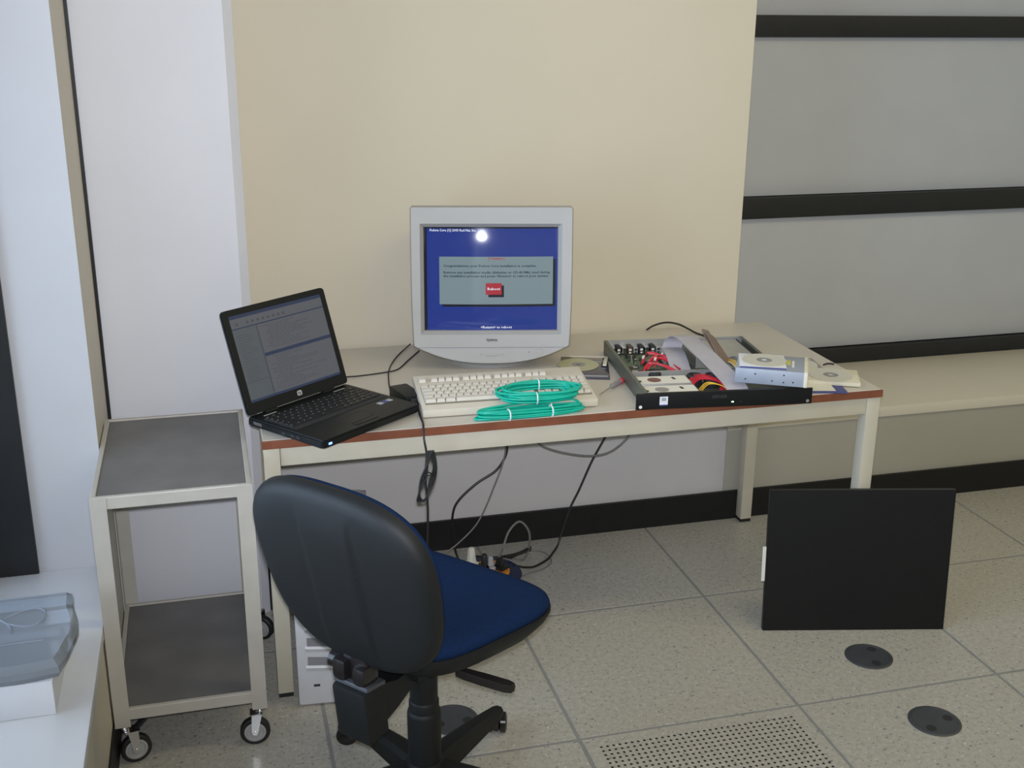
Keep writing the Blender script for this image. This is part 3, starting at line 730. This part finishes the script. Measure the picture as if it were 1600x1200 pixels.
# laptop power brick with its leads
t = thing('power_adapter', 'black power adapter brick between laptop and keyboard', 'power adapter', (-0.917, -0.022, DZ), math.radians(15))
w = B(); w.box((0, 0, .015), (.052, .108, .030), .004); w.build('brick', M['lap'], t)
w = B(); w.box((0, -.055, .015), (.026, .006, .016), .002); w.build('socket', M['dark'], t)
def cable(name, label, pts, r, m, cat='cable', sm=8):
    b_ = B(); b_.tube(pts, r, 8, sm); return tag(b_.build(name, M[m]), label, cat)
cable('power_lead', 'black lead dropping from the adapter over the desk front edge', [(-.903, -.076, .735), (-.900, -.100, .724), (-.905, -.160, .7232), (-.907, -.205, .7235), (-.912, -.240, .7255), (-.915, -.262, .700), (-.910, -.268, .655), (-.915, -.270, .60), (-.910, -.27, .52), (-.908, -.25, .42), (-.905, -.20, .25), (-.90, -.10, .08), (-.85, .03, .012), (-.75, .14, .008)], .0029, 'cblack')
b_ = B()
for k in range(3):
    o_ = (k-1)*.006; b_.tube([(-.902+o_, -.278, .672), (-.892+o_*.5, -.282, .633), (-.900+o_, -.279, .591), (-.916, -.282, .548), (-.931+o_, -.279, .540), (-.933, -.281, .565), (-.921+o_, -.279, .601), (-.910, -.281, .643)], .0026, 8, 8, True)
b_.tube([(-.9095, -.290, .612), (-.9015, -.282, .612), (-.9095, -.268, .612), (-.9205, -.280, .612)], .0018, 6, 4, True)
tag(b_.build('cable_bundle', M['cblack']), 'folded loop of spare black lead tied below the desk edge', 'cable')
cable('laptop_lead', 'thin black lead running from laptop to behind the monitor', [(-1.085, .155, .734), (-1.055, .200, .726), (-1.013, .213, .7225), (-.937, .228, .7225), (-.894, .25, .7225), (-.850, .330, .7225), (-.80, .42, .7225)], .0021, 'cblack')
cable('adapter_lead', 'thin black lead running back from the adapter brick', [(-.931, .030, .735), (-.945, .07, .7225), (-.930, .20, .7235), (-.923, .229, .7285), (-.905, .30, .7235), (-.872, .385, .7225), (-.816, .485, .726)], .0021, 'cblack')

# ------------------------------------------------------------------ turquoise cable coils
def coil(name, label, c, a, b, rz, turns, r, lift, seed, ties, sag=None, dbm=.008):
    rr = random.Random(seed); t = thing(name, label, 'cable coil', c, rz, 'turquoise cable coils')
    pts = []; n = 16
    for k in range(turns):
        da, db = rr.uniform(-.013, .013), rr.uniform(-1, 1)*dbm; ph = rr.uniform(0, 6.28); h0 = r + lift*k/(turns-1)
        ox, oy = rr.uniform(-.005, .005), rr.uniform(-.004, .004)
        for i in range(n):
            th = 2*PI*i/n; f = 1 + .04*math.sin(2*th+ph)
            cc, ss = math.cos(th), math.sin(th)
            x = math.copysign(abs(cc)**.85, cc)*(a+da)*f + ox; y = math.copysign(abs(ss)**.9, ss)*(b+db)*f + oy
            z = h0 + .003*math.sin(th+ph) + (sag(x, y) if sag else 0)
            pts.append((x, y, max(r*1.0 + (sag(x, y) if sag else 0), z)))
    w = B(); w.tube(pts, r, 8, 4); w.build('coil', M['aqua'], t, ang=80)
    for tx, sy in ties:
        w = B(); yy = sy*b; s0 = sag(tx, yy) if sag else 0
        w.tube([(tx, yy-.016, s0+lift*.5+r), (tx, yy-.010, s0+lift+.006), (tx, yy+.010, s0+lift+.006), (tx, yy+.016, s0+lift*.5+r), (tx, yy+.010, s0+.001), (tx, yy-.010, s0+.001)], .0019, 6, 4, True)
        w.build('tie', M['tie'], t)
    return t
coil('cable_coil', 'long turquoise cable coil on the bare desk before the keyboard', (-.625, -.208, DZ), .140, .020, math.radians(3), 10, .0032, .019, 4, ((-.065, -1), (.050, -1), (.06, 1)), dbm=.004)
coil('cable_coil', 'rounder turquoise cable coil lying on the keyboard front', (-.592, -.163, DZ+.026), .099, .038, math.radians(-4), 13, .0033, .020, 9, ((.008, 1), (-.012, -1)), sag=lambda x, y: .008 + y*.15)

# ------------------------------------------------------------------ open rack server
SV = thing('rack_server', 'open black-fronted rack server with its lid off', 'server', (-.346, -.236, DZ), math.radians(-7))
w = B(); w.box((.241, .004, .022), (.434, .008, .043), .001).box((.241, -.002, .022), (.482, .005, .0435), .001); fp = w.build('front_panel', M['server'], SV)
for x in (.012, .470):
    w = B(); w.cyl((x, -.0052, .008), (x, -.0045, .008), .0045, n=14); w.build('rack_hole', M['paper'] if x < .1 else M['chrome'], fp)
w = B(); w.box((.074, -.005, .024), (.022, .001, .022)); o = w.build('sticker', M['whitebox'], fp, False); o['label'] = 'small white and blue sticker'
w = B(); w.box((.074, -.0056, .0275), (.012, .0006, .009)); w.build('sticker_print', M['navy'], fp, False) if False else w.build('sticker_print', M['drivemetal'], fp, False)
w = B(); w.box((.074, -.0052, .0115), (.022, .001, .003)); w.build('sticker_edge', M['navy'], fp, False)
me = text_mesh('panel_text', 'SERVER', .013, M['greyplastic'], lambda a, b, e: V((.225+a, -.0048, .025+b)), 'CENTER'); me.materials.clear(); me.materials.append(M['grommet']); link('panel_text', me, fp)
w = B(); w.box((.262, -.0050, .0135), (.006, .001, .003)); w.build('led', M['ledg'], fp)
me = text_mesh('panel_text', '..:..', .007, M['slotgrey'], lambda a, b, e: V((.285+a, -.0048, .0125+b)), 'CENTER'); link('panel_text', me, fp)
w = B(); w.box((.241, .255, .001), (.434, .50, .002)); w.build('chassis_floor', M['chassis'], SV, False)
for x in (.0245, .4575):
    w = B(); w.box((x, .255, .022), (.0014, .50, .043)).box((x+(.004 if x < .2 else -.004), .255, .0432), (.009, .50, .0012)); w.build('side_wall', M['chassis'], SV, False)
w = B(); w.box((.241, .505, .022), (.434, .0014, .043)); rw = w.build('rear_wall', M['metal'], SV, False)
w = B(); w.box((.19, .200, .020), (.32, .0014, .036)).box((.19, .203, .0375), (.32, .008, .0012)); w.build('cross_wall', M['metal'], SV, False)
w = B(); w.box((.160, .345, .0045), (.255, .255, .0016)); mb = w.build('circuit_board', M['board'], SV, False)
rr = random.Random(5)
for k in range(26):
    x, y = .045+rr.random()*.20, .24+rr.random()*.20; s_ = rr.uniform(.006, .02)
    w = B(); w.box((x, y, .0053+rr.uniform(.002, .006)), (s_, rr.uniform(.006, .02), rr.uniform(.003, .010)), .0005); w.build('chip', M[rr.choice(['dark', 'brown', 'greyplastic', 'dark'])], mb, False)
for k in range(14):
    x, y = .06+rr.random()*.19, .23+rr.random()*.22
    w = B(); w.cyl((x, y, .005), (x, y, .017), .004, n=12); w.build('capacitor', M['chrome'] if k % 2 else M['dark'], mb)
for k in range(9):      # rear connectors
    x = .046+.0175*k; w = B(); w.box((x, .488, .018), (.013, .030, .018+.008*(k % 2)), .001); cn = w.build('connector', M[['chrome', 'dark', 'chrome', 'brown', 'metal', 'dark', 'chrome', 'dark', 'metal'][k]], rw)
    w = B(); w.box((x, .4725, .021), (.008, .002, .006)).box((x, .4725, .012), (.006, .002, .004)); w.build('contact', M['dark' if k % 2 == 0 else 'paper'], cn, False)
for k in range(3):
    w = B(); w.box((.135+.012*k, .27, .020), (.004, .11, .026), .0005, rot=(0, 0, -.9)); w.build('memory_module', M['board'], mb, False)
w = B(); w.box((.200, .40, .020), (.010, .13, .030), .001); w.build('riser_card', M['brown'], SV, False)
for k in range(2):      # drives with white labels
    y = .068+.073*k if True else 0
    w = B(); w.box((.111, y+(.010 if k else 0)-.010, .018), (.147, .070, .030), .003); hd = w.build('hard_drive', M['metal'], SV)
    yy = y+(.010 if k else 0)-.010
    w = B(); w.box((.111, yy, .0334), (.138, .062, .0006)); lb = w.build('drive_label', M['paper'], hd, False)
    w = B(); w.lathe([(0, .0340), (.019, .0340), (.019, .0343), (0, .0343)], c=(.085, yy-.002, 0), n=24); w.build('label_circle', M['papergrey' if k == 0 else 'labelred'], lb)
    w = B(); w.box((.142, yy+.008, .0340), (.008, .018, .0004), rot=(0, 0, .2)).box((.044, yy-.01, .0340), (.006, .014, .0004)); w.build('label_mark', M['ink'], lb, False)
for k, (x, y) in enumerate(((.083, .212), (.188, .168), (.236, .162))):   # blowers
    w = B(); w.lathe([(.010, .0), (.021, 0), (.0225, .004), (.0225, .030), (.019, .034), (.014, .034), (.012, .014), (0, .014)], c=(x+.02, y, .003), n=24); w.build('fan', M['dark'], SV)
w = B(); w.box((.345, .405, .020), (.175, .17, .036), .001); w.build('power_supply', M['metal'], SV, False)
w = B(); w.box((.435, .41, .0385), (.003, .165, .002)).box((.30, .492, .0385), (.05, .003, .002)); w.build('supply_gap', M['dark'], SV, False)
rr = random.Random(2)
for k in range(9):      # red drive leads over the board
    x0, y0 = .080+rr.random()*.05, .245+rr.random()*.1
    w = B(); w.tube([(x0, y0, .018), (x0+.02, y0+.02, .034+rr.random()*.014), (x0+.055, y0-.01+rr.random()*.03, .040), (x0+.085, y0-.045, .030)], .0030, 6, 6); w.build('red_lead', M['redplastic'], SV)
for k in range(4):
    y0 = .10+.012*k; w = B(); w.tube([(.182, y0, .028), (.21, y0+.025, .036), (.25, y0+.020, .034), (.268, y0-.03, .028), (.255, y0-.055, .020)], .0026, 6, 6); w.build('red_lead', M['redplastic'], SV)
for k in range(3):
    w = B(); w.tube([(.195, .06+.01*k, .022), (.222, .080+.008*k, .036), (.255, .070, .034), (.275, .040, .022)], .0014, 6, 6); w.build('yellow_lead', M['yellow'], SV)
for k in range(6):
    x0 = .085+.015*k; w = B(); w.box((x0, .30+.02*(k % 3), .044), (.006, .012, .006), .001, rot=(.2, .1, -.5)); w.build('lead_plug', M['paper'] if k % 2 else M['dark'], SV)
for k in range(4):
    w = B(); w.tube([(.325+.004*k, .30, .03), (.328+.004*k, .22, .055+.004*k), (.337, .15, .050), (.350+.003*k, .10, .030)], .0018, 6, 6); w.build('wire', M['yellow' if k < 2 else 'cgrey'], SV)
# broad grey ribbon leads
w = B(); w.ribbon([(.190, .215, .012), (.187, .27, .020), (.195, .36, .032), (.210, .40, .060), (.225, .375, .090), (.240, .30, .088), (.262, .19, .068), (.288, .075, .040), (.298, .045, .014)], .062, (1, .1, 0)); w.build('ribbon_cable', M['ribbon'], SV)
w = B(); w.ribbon([(.19, .215, .010), (.19, .25, .030), (.195, .33, .052), (.200, .42, .045)], .058, (1, -.1, .0)); w.build('ribbon_cable', M['ribbon'], SV)
w = B(); w.ribbon([(.315, .13, .020), (.305, .20, .050), (.292, .275, .095), (.286, .30, .112), (.292, .305, .108), (.312, .27, .075), (.326, .22, .045)], .030, (.9, .1, -.6)); w.build('brown_ribbon', M['ribbonbrown'], SV)
w = B(); w.ribbon([(.300, .14, .020), (.296, .21, .060), (.282, .29, .100), (.276, .315, .118), (.284, .318, .116), (.300, .28, .07), (.318, .24, .045)], .018, (.95, .1, -.3)); w.build('brown_ribbon', M['ribbonbrown'], SV)
w = B(); w.ribbon([(.345, .14, .030), (.340, .19, .052), (.335, .24, .050)], .030, (1, .2, 0)); w.build('tan_ribbon', M['card'], SV)

# optical drive lying on the server
OD = thing('optical_drive', 'loose steel optical drive lying across the open server', 'disc drive', (.066, -.196, DZ+.0465), math.radians(-29))
w = B(); w.box((-.008, 0, .0205), (.180, .146, .041), .0015); od = w.build('body', M['drivemetal'], OD)
w = B(); w.box((.0865, 0, .0212), (.010, .149, .0424), .002); w.build('bezel', M['card'], OD)
w = B()
for x, z in ((-.07, .012), (-.045, .028), (.0, .012), (.03, .030), (.03, .010), (.055, .012)): w.cyl((x, -.0735, z), (x, -.0728, z), .0022, n=10)
w.build('screw_holes', M['dark'], OD)
w = B(); w.box((.030, .012, .0413), (.030, .040, .0006)); w.build('sticker', M['yellowlabel'], OD, False)
w = B(); w.box((.052, .0, .0413), (.006, .060, .0006)); w.build('sticker', M['paper'], OD, False)
def disc(name, label, c, rz=0, tiltx=0, m='disc', parent_group='loose discs'):
    t = thing(name, label, 'disc', c, rz, parent_group); t.rotation_euler = (tiltx, 0, rz)
    w = B(); w.lathe([(.0075, 0), (.060, 0), (.060, .0012), (.0075, .0012)], n=48, closed=True); w.build('disc_face', M[m], t)
    w = B(); w.lathe([(.0075, .0012), (.021, .0012), (.021, .0015), (.0075, .0015)], n=32, closed=True); w.build('hub_ring', M['clear'], t)
    return t
OZ = DZ+.0465+.042
w = B(); w.box((0, 0, .001), (.124, .124, .002), .0005); o = tag(w.build('paper_sleeve', M['whitebox']), 'white and violet paper disc sleeve on the optical drive', 'sleeve'); o.location = (.038, -.182, OZ+.0005); o.rotation_euler = (0, 0, math.radians(-24))
w = B(); w.box((0, -.0622, .001), (.122, .002, .003)); w.build('printed_edge', M['navy'], o, False)
disc('disc', 'cream disc on the white sleeve atop the optical drive', (.044, -.182, OZ+.0032))
disc('disc', 'pale disc lying flat on the desk behind the optical drive', (.255, .012, DZ+.006))
w = B(); w.box((0, 0, .0025), (.142, .125, .005), .001); o = tag(w.build('disc_case', M['clear']), 'clear disc case on the desk behind the optical drive', 'case'); o.location = (.250, .015, DZ+.0005); o.rotation_euler = (0, 0, math.radians(-10))
# items right of the server
w = B(); w.box((0, 0, .0008), (.150, .120, .0016)); o = tag(w.build('printed_card', M['navy']), 'blue-edged card lying under the cream disc case by the desk corner', 'card'); o.location = (.214, -.172, DZ+.0003); o.rotation_euler = (0, 0, math.radians(-14))
w = B(); w.box((-.012, .006, .0019), (.115, .100, .0006)); w.build('card_face', M['paper'], o, False)
w = B(); w.box((0, 0, .0055), (.150, .126, .011), .0015); o = tag(w.build('disc_case', M['card']), 'cream disc case near the desk right corner', 'case'); o.location = (.290, -.125, DZ+.0025); o.rotation_euler = (0, 0, math.radians(-26))
disc('disc', 'silver-pink disc on the cream case near the desk right corner', (.285, -.128, DZ+.0145))
cable('memory_clip', 'small black clip beside the clear disc case', [(.335, .0, .7225), (.352, .004, .7245), (.37, .0, .7225)], .0025, 'cblack', 'clip')
cable('server_lead', 'black lead arching over the desk rear behind the server', [(-.037, .478, .724), (-.01, .485, .735), (.032, .488, .742), (.070, .475, .738), (.095, .44, .728), (.106, .405, .724), (.126, .345, .724), (.13, .29, .726)], .0032, 'cblack')
# left of the server: dark sleeve with disc, card strips, screwdriver
w = B(); w.box((0, 0, .0015), (.140, .205, .003), .0006); o = tag(w.build('disc_sleeve', M['sleeve']), 'shiny dark sleeve under the yellowish disc beside the keyboard', 'sleeve'); o.location = (-.362, .138, DZ+.0003); o.rotation_euler = (0, 0, math.radians(-17.4))
w = B(); w.box((.030, -.080, .0032), (.070, .012, .0008)); w.build('reflective_edge', M['drivemetal'], o, False)
disc('disc', 'yellowish disc on the dark sleeve between keyboard and server', (-.373, .165, DZ+.0040), m='discgold')
t = thing('card_strip', 'bent cream card strip along the dark sleeve edge', 'card', (-.362, .138, DZ+.0058), math.radians(-17.4))
w = B(); w.box((.012, .098, .001), (.110, .008, .002)); w.build('strip', M['card'], t)
w = B(); w.box((.062, .052, .002), (.011, .086, .004), .0008, rot=(0, 0, -.10)); w.build('strip', M['card'], t)
t = thing('screwdriver', 'small screwdriver with a clear and red handle by the server', 'screwdriver', (-.352, -.062, DZ+.0085), math.radians(42))
w = B(); w.lathe([(0, 0), (.0065, .002), (.0078, .010), (.006, .020), (.0078, .030), (.0070, .052), (.004, .060), (0, .060)], c=(.058, 0, 0), axis=(-1, 0, 0), n=12); w.build('handle', M['clear'], t)
w = B(); w.lathe([(0, -.001), (.006, .0), (.0084, .004), (.0084, .012), (.006, .015), (0, .015)], c=(.068, 0, 0), axis=(-1, 0, 0), n=12); w.build('handle_cap', M['red'], t)
w = B(); w.cyl((.0, 0, 0), (-.065, 0, -.0045), .0020, n=8); w.build('shaft', M['chrome'], t)

# ------------------------------------------------------------------ cables under the desk
cable('power_cable', 'black cable curving down from the desk underside to the skirting', [(-.525, .38, .69), (-.528, .38, .50), (-.53, .38, .411), (-.536, .38, .368), (-.567, .38, .321), (-.63, .38, .283), (-.686, .38, .234), (-.707, .38, .192), (-.71, .38, .125), (-.70, .375, .05), (-.68, .34, .008), (-.64, .30, .006)], .0038, 'cblack')
cable('signal_cable', 'thin grey cable slanting down left of the cable reel', [(-.535, .36, .69), (-.540, .36, .45), (-.547, .36, .364), (-.582, .36, .265), (-.613, .36, .19), (-.645, .36, .138), (-.698, .36, .088), (-.75, .36, .050), (-.79, .35, .004)], .0026, 'cgrey')
cable('hanging_cable', 'grey cable sagging in a shallow arc below the desktop', [(-.50, .3, .66), (-.475, .3, .50), (-.458, .3, .439), (-.391, .3, .401), (-.285, .3, .375), (-.21, .3, .384), (-.148, .3, .437), (-.11, .3, .52), (-.09, .3, .66)], .0030, 'cgrey')
cable('mains_cable', 'long black cable falling to the floor right of the cable reel', [(-.12, .42, .69), (-.15, .42, .48), (-.183, .42, .396), (-.231, .42, .306), (-.273, .42, .207), (-.304, .42, .141), (-.329, .42, .062), (-.345, .41, .020), (-.370, .385, .005), (-.402, .343, .005), (-.457, .300, .008), (-.503, .262, .030), (-.545, .235, .056)], .0038, 'cblack')
cable('looped_cable', 'grey cable standing up in a tall loop above the cable reel', [(-.590, .27, .062), (-.575, .29, .068), (-.557, .32, .080), (-.536, .33, .128), (-.501, .33, .158), (-.470, .33, .12), (-.466, .34, .060), (-.480, .36, .004), (-.52, .39, .004)], .0036, 'cgrey')
for k, lb in enumerate(('lowest black cable of the coil on the floor behind the reel', 'middle black cable of the coil on the floor behind the reel', 'topmost black cable of the coil on the floor behind the reel')):
    cable('floor_cable', lb, [(-.66+.01*k, .405, .004+.007*k), (-.58, .398-.012*k, .005+.007*k), (-.50, .392-.010*k, .008+.008*k), (-.452, .400-.008*k, .014+.010*k), (-.455-.004*k, .372-.012*k, .030+.010*k), (-.50, .322-.010*k, .050+.005*k), (-.545-.01*k, .275, .062+.003*k)], .0036, 'cblack')['group'] = 'cables coiled behind the reel'
cable('thin_floor_cable', 'thin grey cable making a wide loop on the floor beside the reel', [(-.46, .425, .003), (-.401, .405, .003), (-.388, .345, .003), (-.42, .295, .003), (-.50, .262, .003), (-.515, .25, .004)], .0022, 'cgrey')
t = thing('cable_reel', 'dark blue cable reel with orange sockets on the floor', 'cable reel', (-.627, .215, 0))
w = B(); w.lathe([(0, 0), (.098, 0), (.100, .006), (.098, .012), (.085, .014), (.085, .040), (.098, .042), (.100, .048), (.096, .054), (0, .054)], n=48); w.build('drum', M['blueplastic'], t)
w = B(); w.lathe([(0, .054), (.062, .054), (.062, .060), (.058, .064), (0, .064)], n=36); fc = w.build('socket_plate', M['orange'], t)
for a in (0.3, 1.9, 3.5, 5.0):
    w = B(); w.box((.036*math.cos(a), .036*math.sin(a), .0652), (.022, .022, .003), .001, rot=(0, 0, a)); w.build('outlet', M['orange'], fc)
for px, py, m, nm, h in ((-.055, .032, 'paper', 'white plug standing in the cable reel', .060), (.002, .0, 'greyplastic', 'grey plug in the middle of the cable reel', .04), (.032, -.012, 'cblack', 'black plug lying in the cable reel sockets', .036), (-.020, -.004, 'cblack', 'black plug beside the white plug', .05)):
    q = thing('mains_plug', nm, 'plug', (-.627+px, .215+py, .0670), px*20)
    w = B(); w.box((0, 0, .006), (.040, .040, .010), .003).box((0, .004, h/2), (.022, .030, h), .006, taper=(.7, .6)); w.build('plug_body', M[m], q)
    w = B(); w.cyl((0, 0, -.004), (0, 0, .002), .004, n=8); w.build('pin', M['brown'], q)

# ------------------------------------------------------------------ floor: grommets and black sheet
for gx, gy, lab, an in ((.306, -.436, 'round dark floor grommet just before the black sheet', 1.2), (.303, -.751, 'round dark floor grommet nearest the camera on the right', .4), (-.887, -.443, 'round dark floor grommet behind the chair base', .0)):
    t = thing('floor_grommet', lab, 'grommet', (gx, gy, .0006), an, 'floor grommets')
    w = B(); w.lathe([(.052, 0), (.0655, 0), (.0655, .0012), (.0625, .0030), (.0560, .0032), (.0555, .0020), (.052, .002)], n=48, closed=True); w.build('rim', M['grommet'], t)
    w = B(); w.lathe([(0, .0005), (.0552, .0005), (.0552, .0026), (0, .0028)], n=48); w.build('lid', M['grommet'], t)
    for s2 in (-1, 1):
        w = B(); w.lathe([(0, .0029), (.013, .0029), (.013, .0031), (0, .0031)], c=(s2*.036, -.014, 0), n=20); w.build('finger_hole', M['dark'], t)
t = thing('black_sheet', 'large matt black rectangular sheet leaning on the desk leg', 'panel', (.341, -.2935, 0), math.radians(-13.3))
w = B(); w.box((0, 0, .214), (.532, .0045, .428), .001, seg=1); w.xf(Matrix.Rotation(math.radians(-5.4), 4, 'X')); w.build('sheet', M['panel'], t)
w = B(); w.box((0, .007, .4275), (.532, .014, .0012)).box((-.2665, .007, .214), (.001, .014, .425)).box((.2665, .007, .214), (.001, .014, .425)); w.xf(Matrix.Rotation(math.radians(-5.4), 4, 'X')); w.build('folded_edge', M['rail'], t, False)
w = B(); w.box((-.273, .004, .205), (.010, .003, .105)); w.xf(Matrix.Rotation(math.radians(-5.4), 4, 'X')); o = w.build('side_tab', M['paper'], t, False); o['label'] = 'narrow white tab'

# ------------------------------------------------------------------ white box and smoky plastic tray on the sill
t = thing('white_box', 'white card box on the window sill', 'box', (-1.868, -.645, .3705))
w = B(); w.box((0, 0, .038), (.212, .222, .076), .0015); w.build('carton', M['whitebox'], t)
w = B(); w.box((0, 0, .0765), (.214, .224, .002)); w.build('lid', M['whitebox'], t, False)
t = thing('plastic_tray', 'smoky blue clear plastic tray lying on the white box', 'tray', (-1.868, -.600, .4485))
def tray_ring(z, s, ex=0.0):
    P = []
    x0, x1, y0, y1 = -.20*s, .120*s, -.150*s, .160*s
    P += [(x0, y1), (0, y1), (x1+.002, y1), (x1+.008+ex, y1-.06), (x1+.022+ex, y1-.12), (x1+.026+ex, y1-.17), (x1+.012+ex, y0+.035), (x1+.002, y0)]
    for k in range(1, 8):
        u = k/8; P.append((x1+.002+(x0-x1-.002)*u, y0-.020*math.sin(PI*min(1, u*1.15))+.05*u*u))
    P.append((x0, y0+.05))
    return [(x, y, z) for x, y in P]
w = B(); w.loft([tray_ring(.0, .96), tray_ring(.012, 1.0), tray_ring(.024, .98, .002), tray_ring(.037, .90, -.002)], cap=True); w.build('shell', M['tray'], t, ang=20)
w = B(); w.tube([(.035+.042*math.cos(a), .045+.050*math.sin(a)*(.7+.3*math.cos(a)), .0380) for a in [2*PI*k/18 for k in range(18)]], .0016, 6, 3, True); w.build('embossed_leaf', M['tray'], t)
w = B(); w.tube([(-.10+.115*math.cos(a), -.015+.095*math.sin(a), .0380) for a in [PI*.45*k/10 for k in range(11)]], .0018, 6, 3); w.build('embossed_arc', M['tray'], t)
w = B(); w.tube([(-.16, -.085, .0375), (-.06, -.066, .038), (.04, -.060, .038), (.085, -.058, .0375)], .0014, 6, 4); w.build('embossed_line', M['tray'], t)
w = B(); w.prism([(.112, .0), (.128, -.045), (.120, -.080), (.110, -.05)], .010, .034); w.build('dark_corner', M['slotgrey'], t, False)
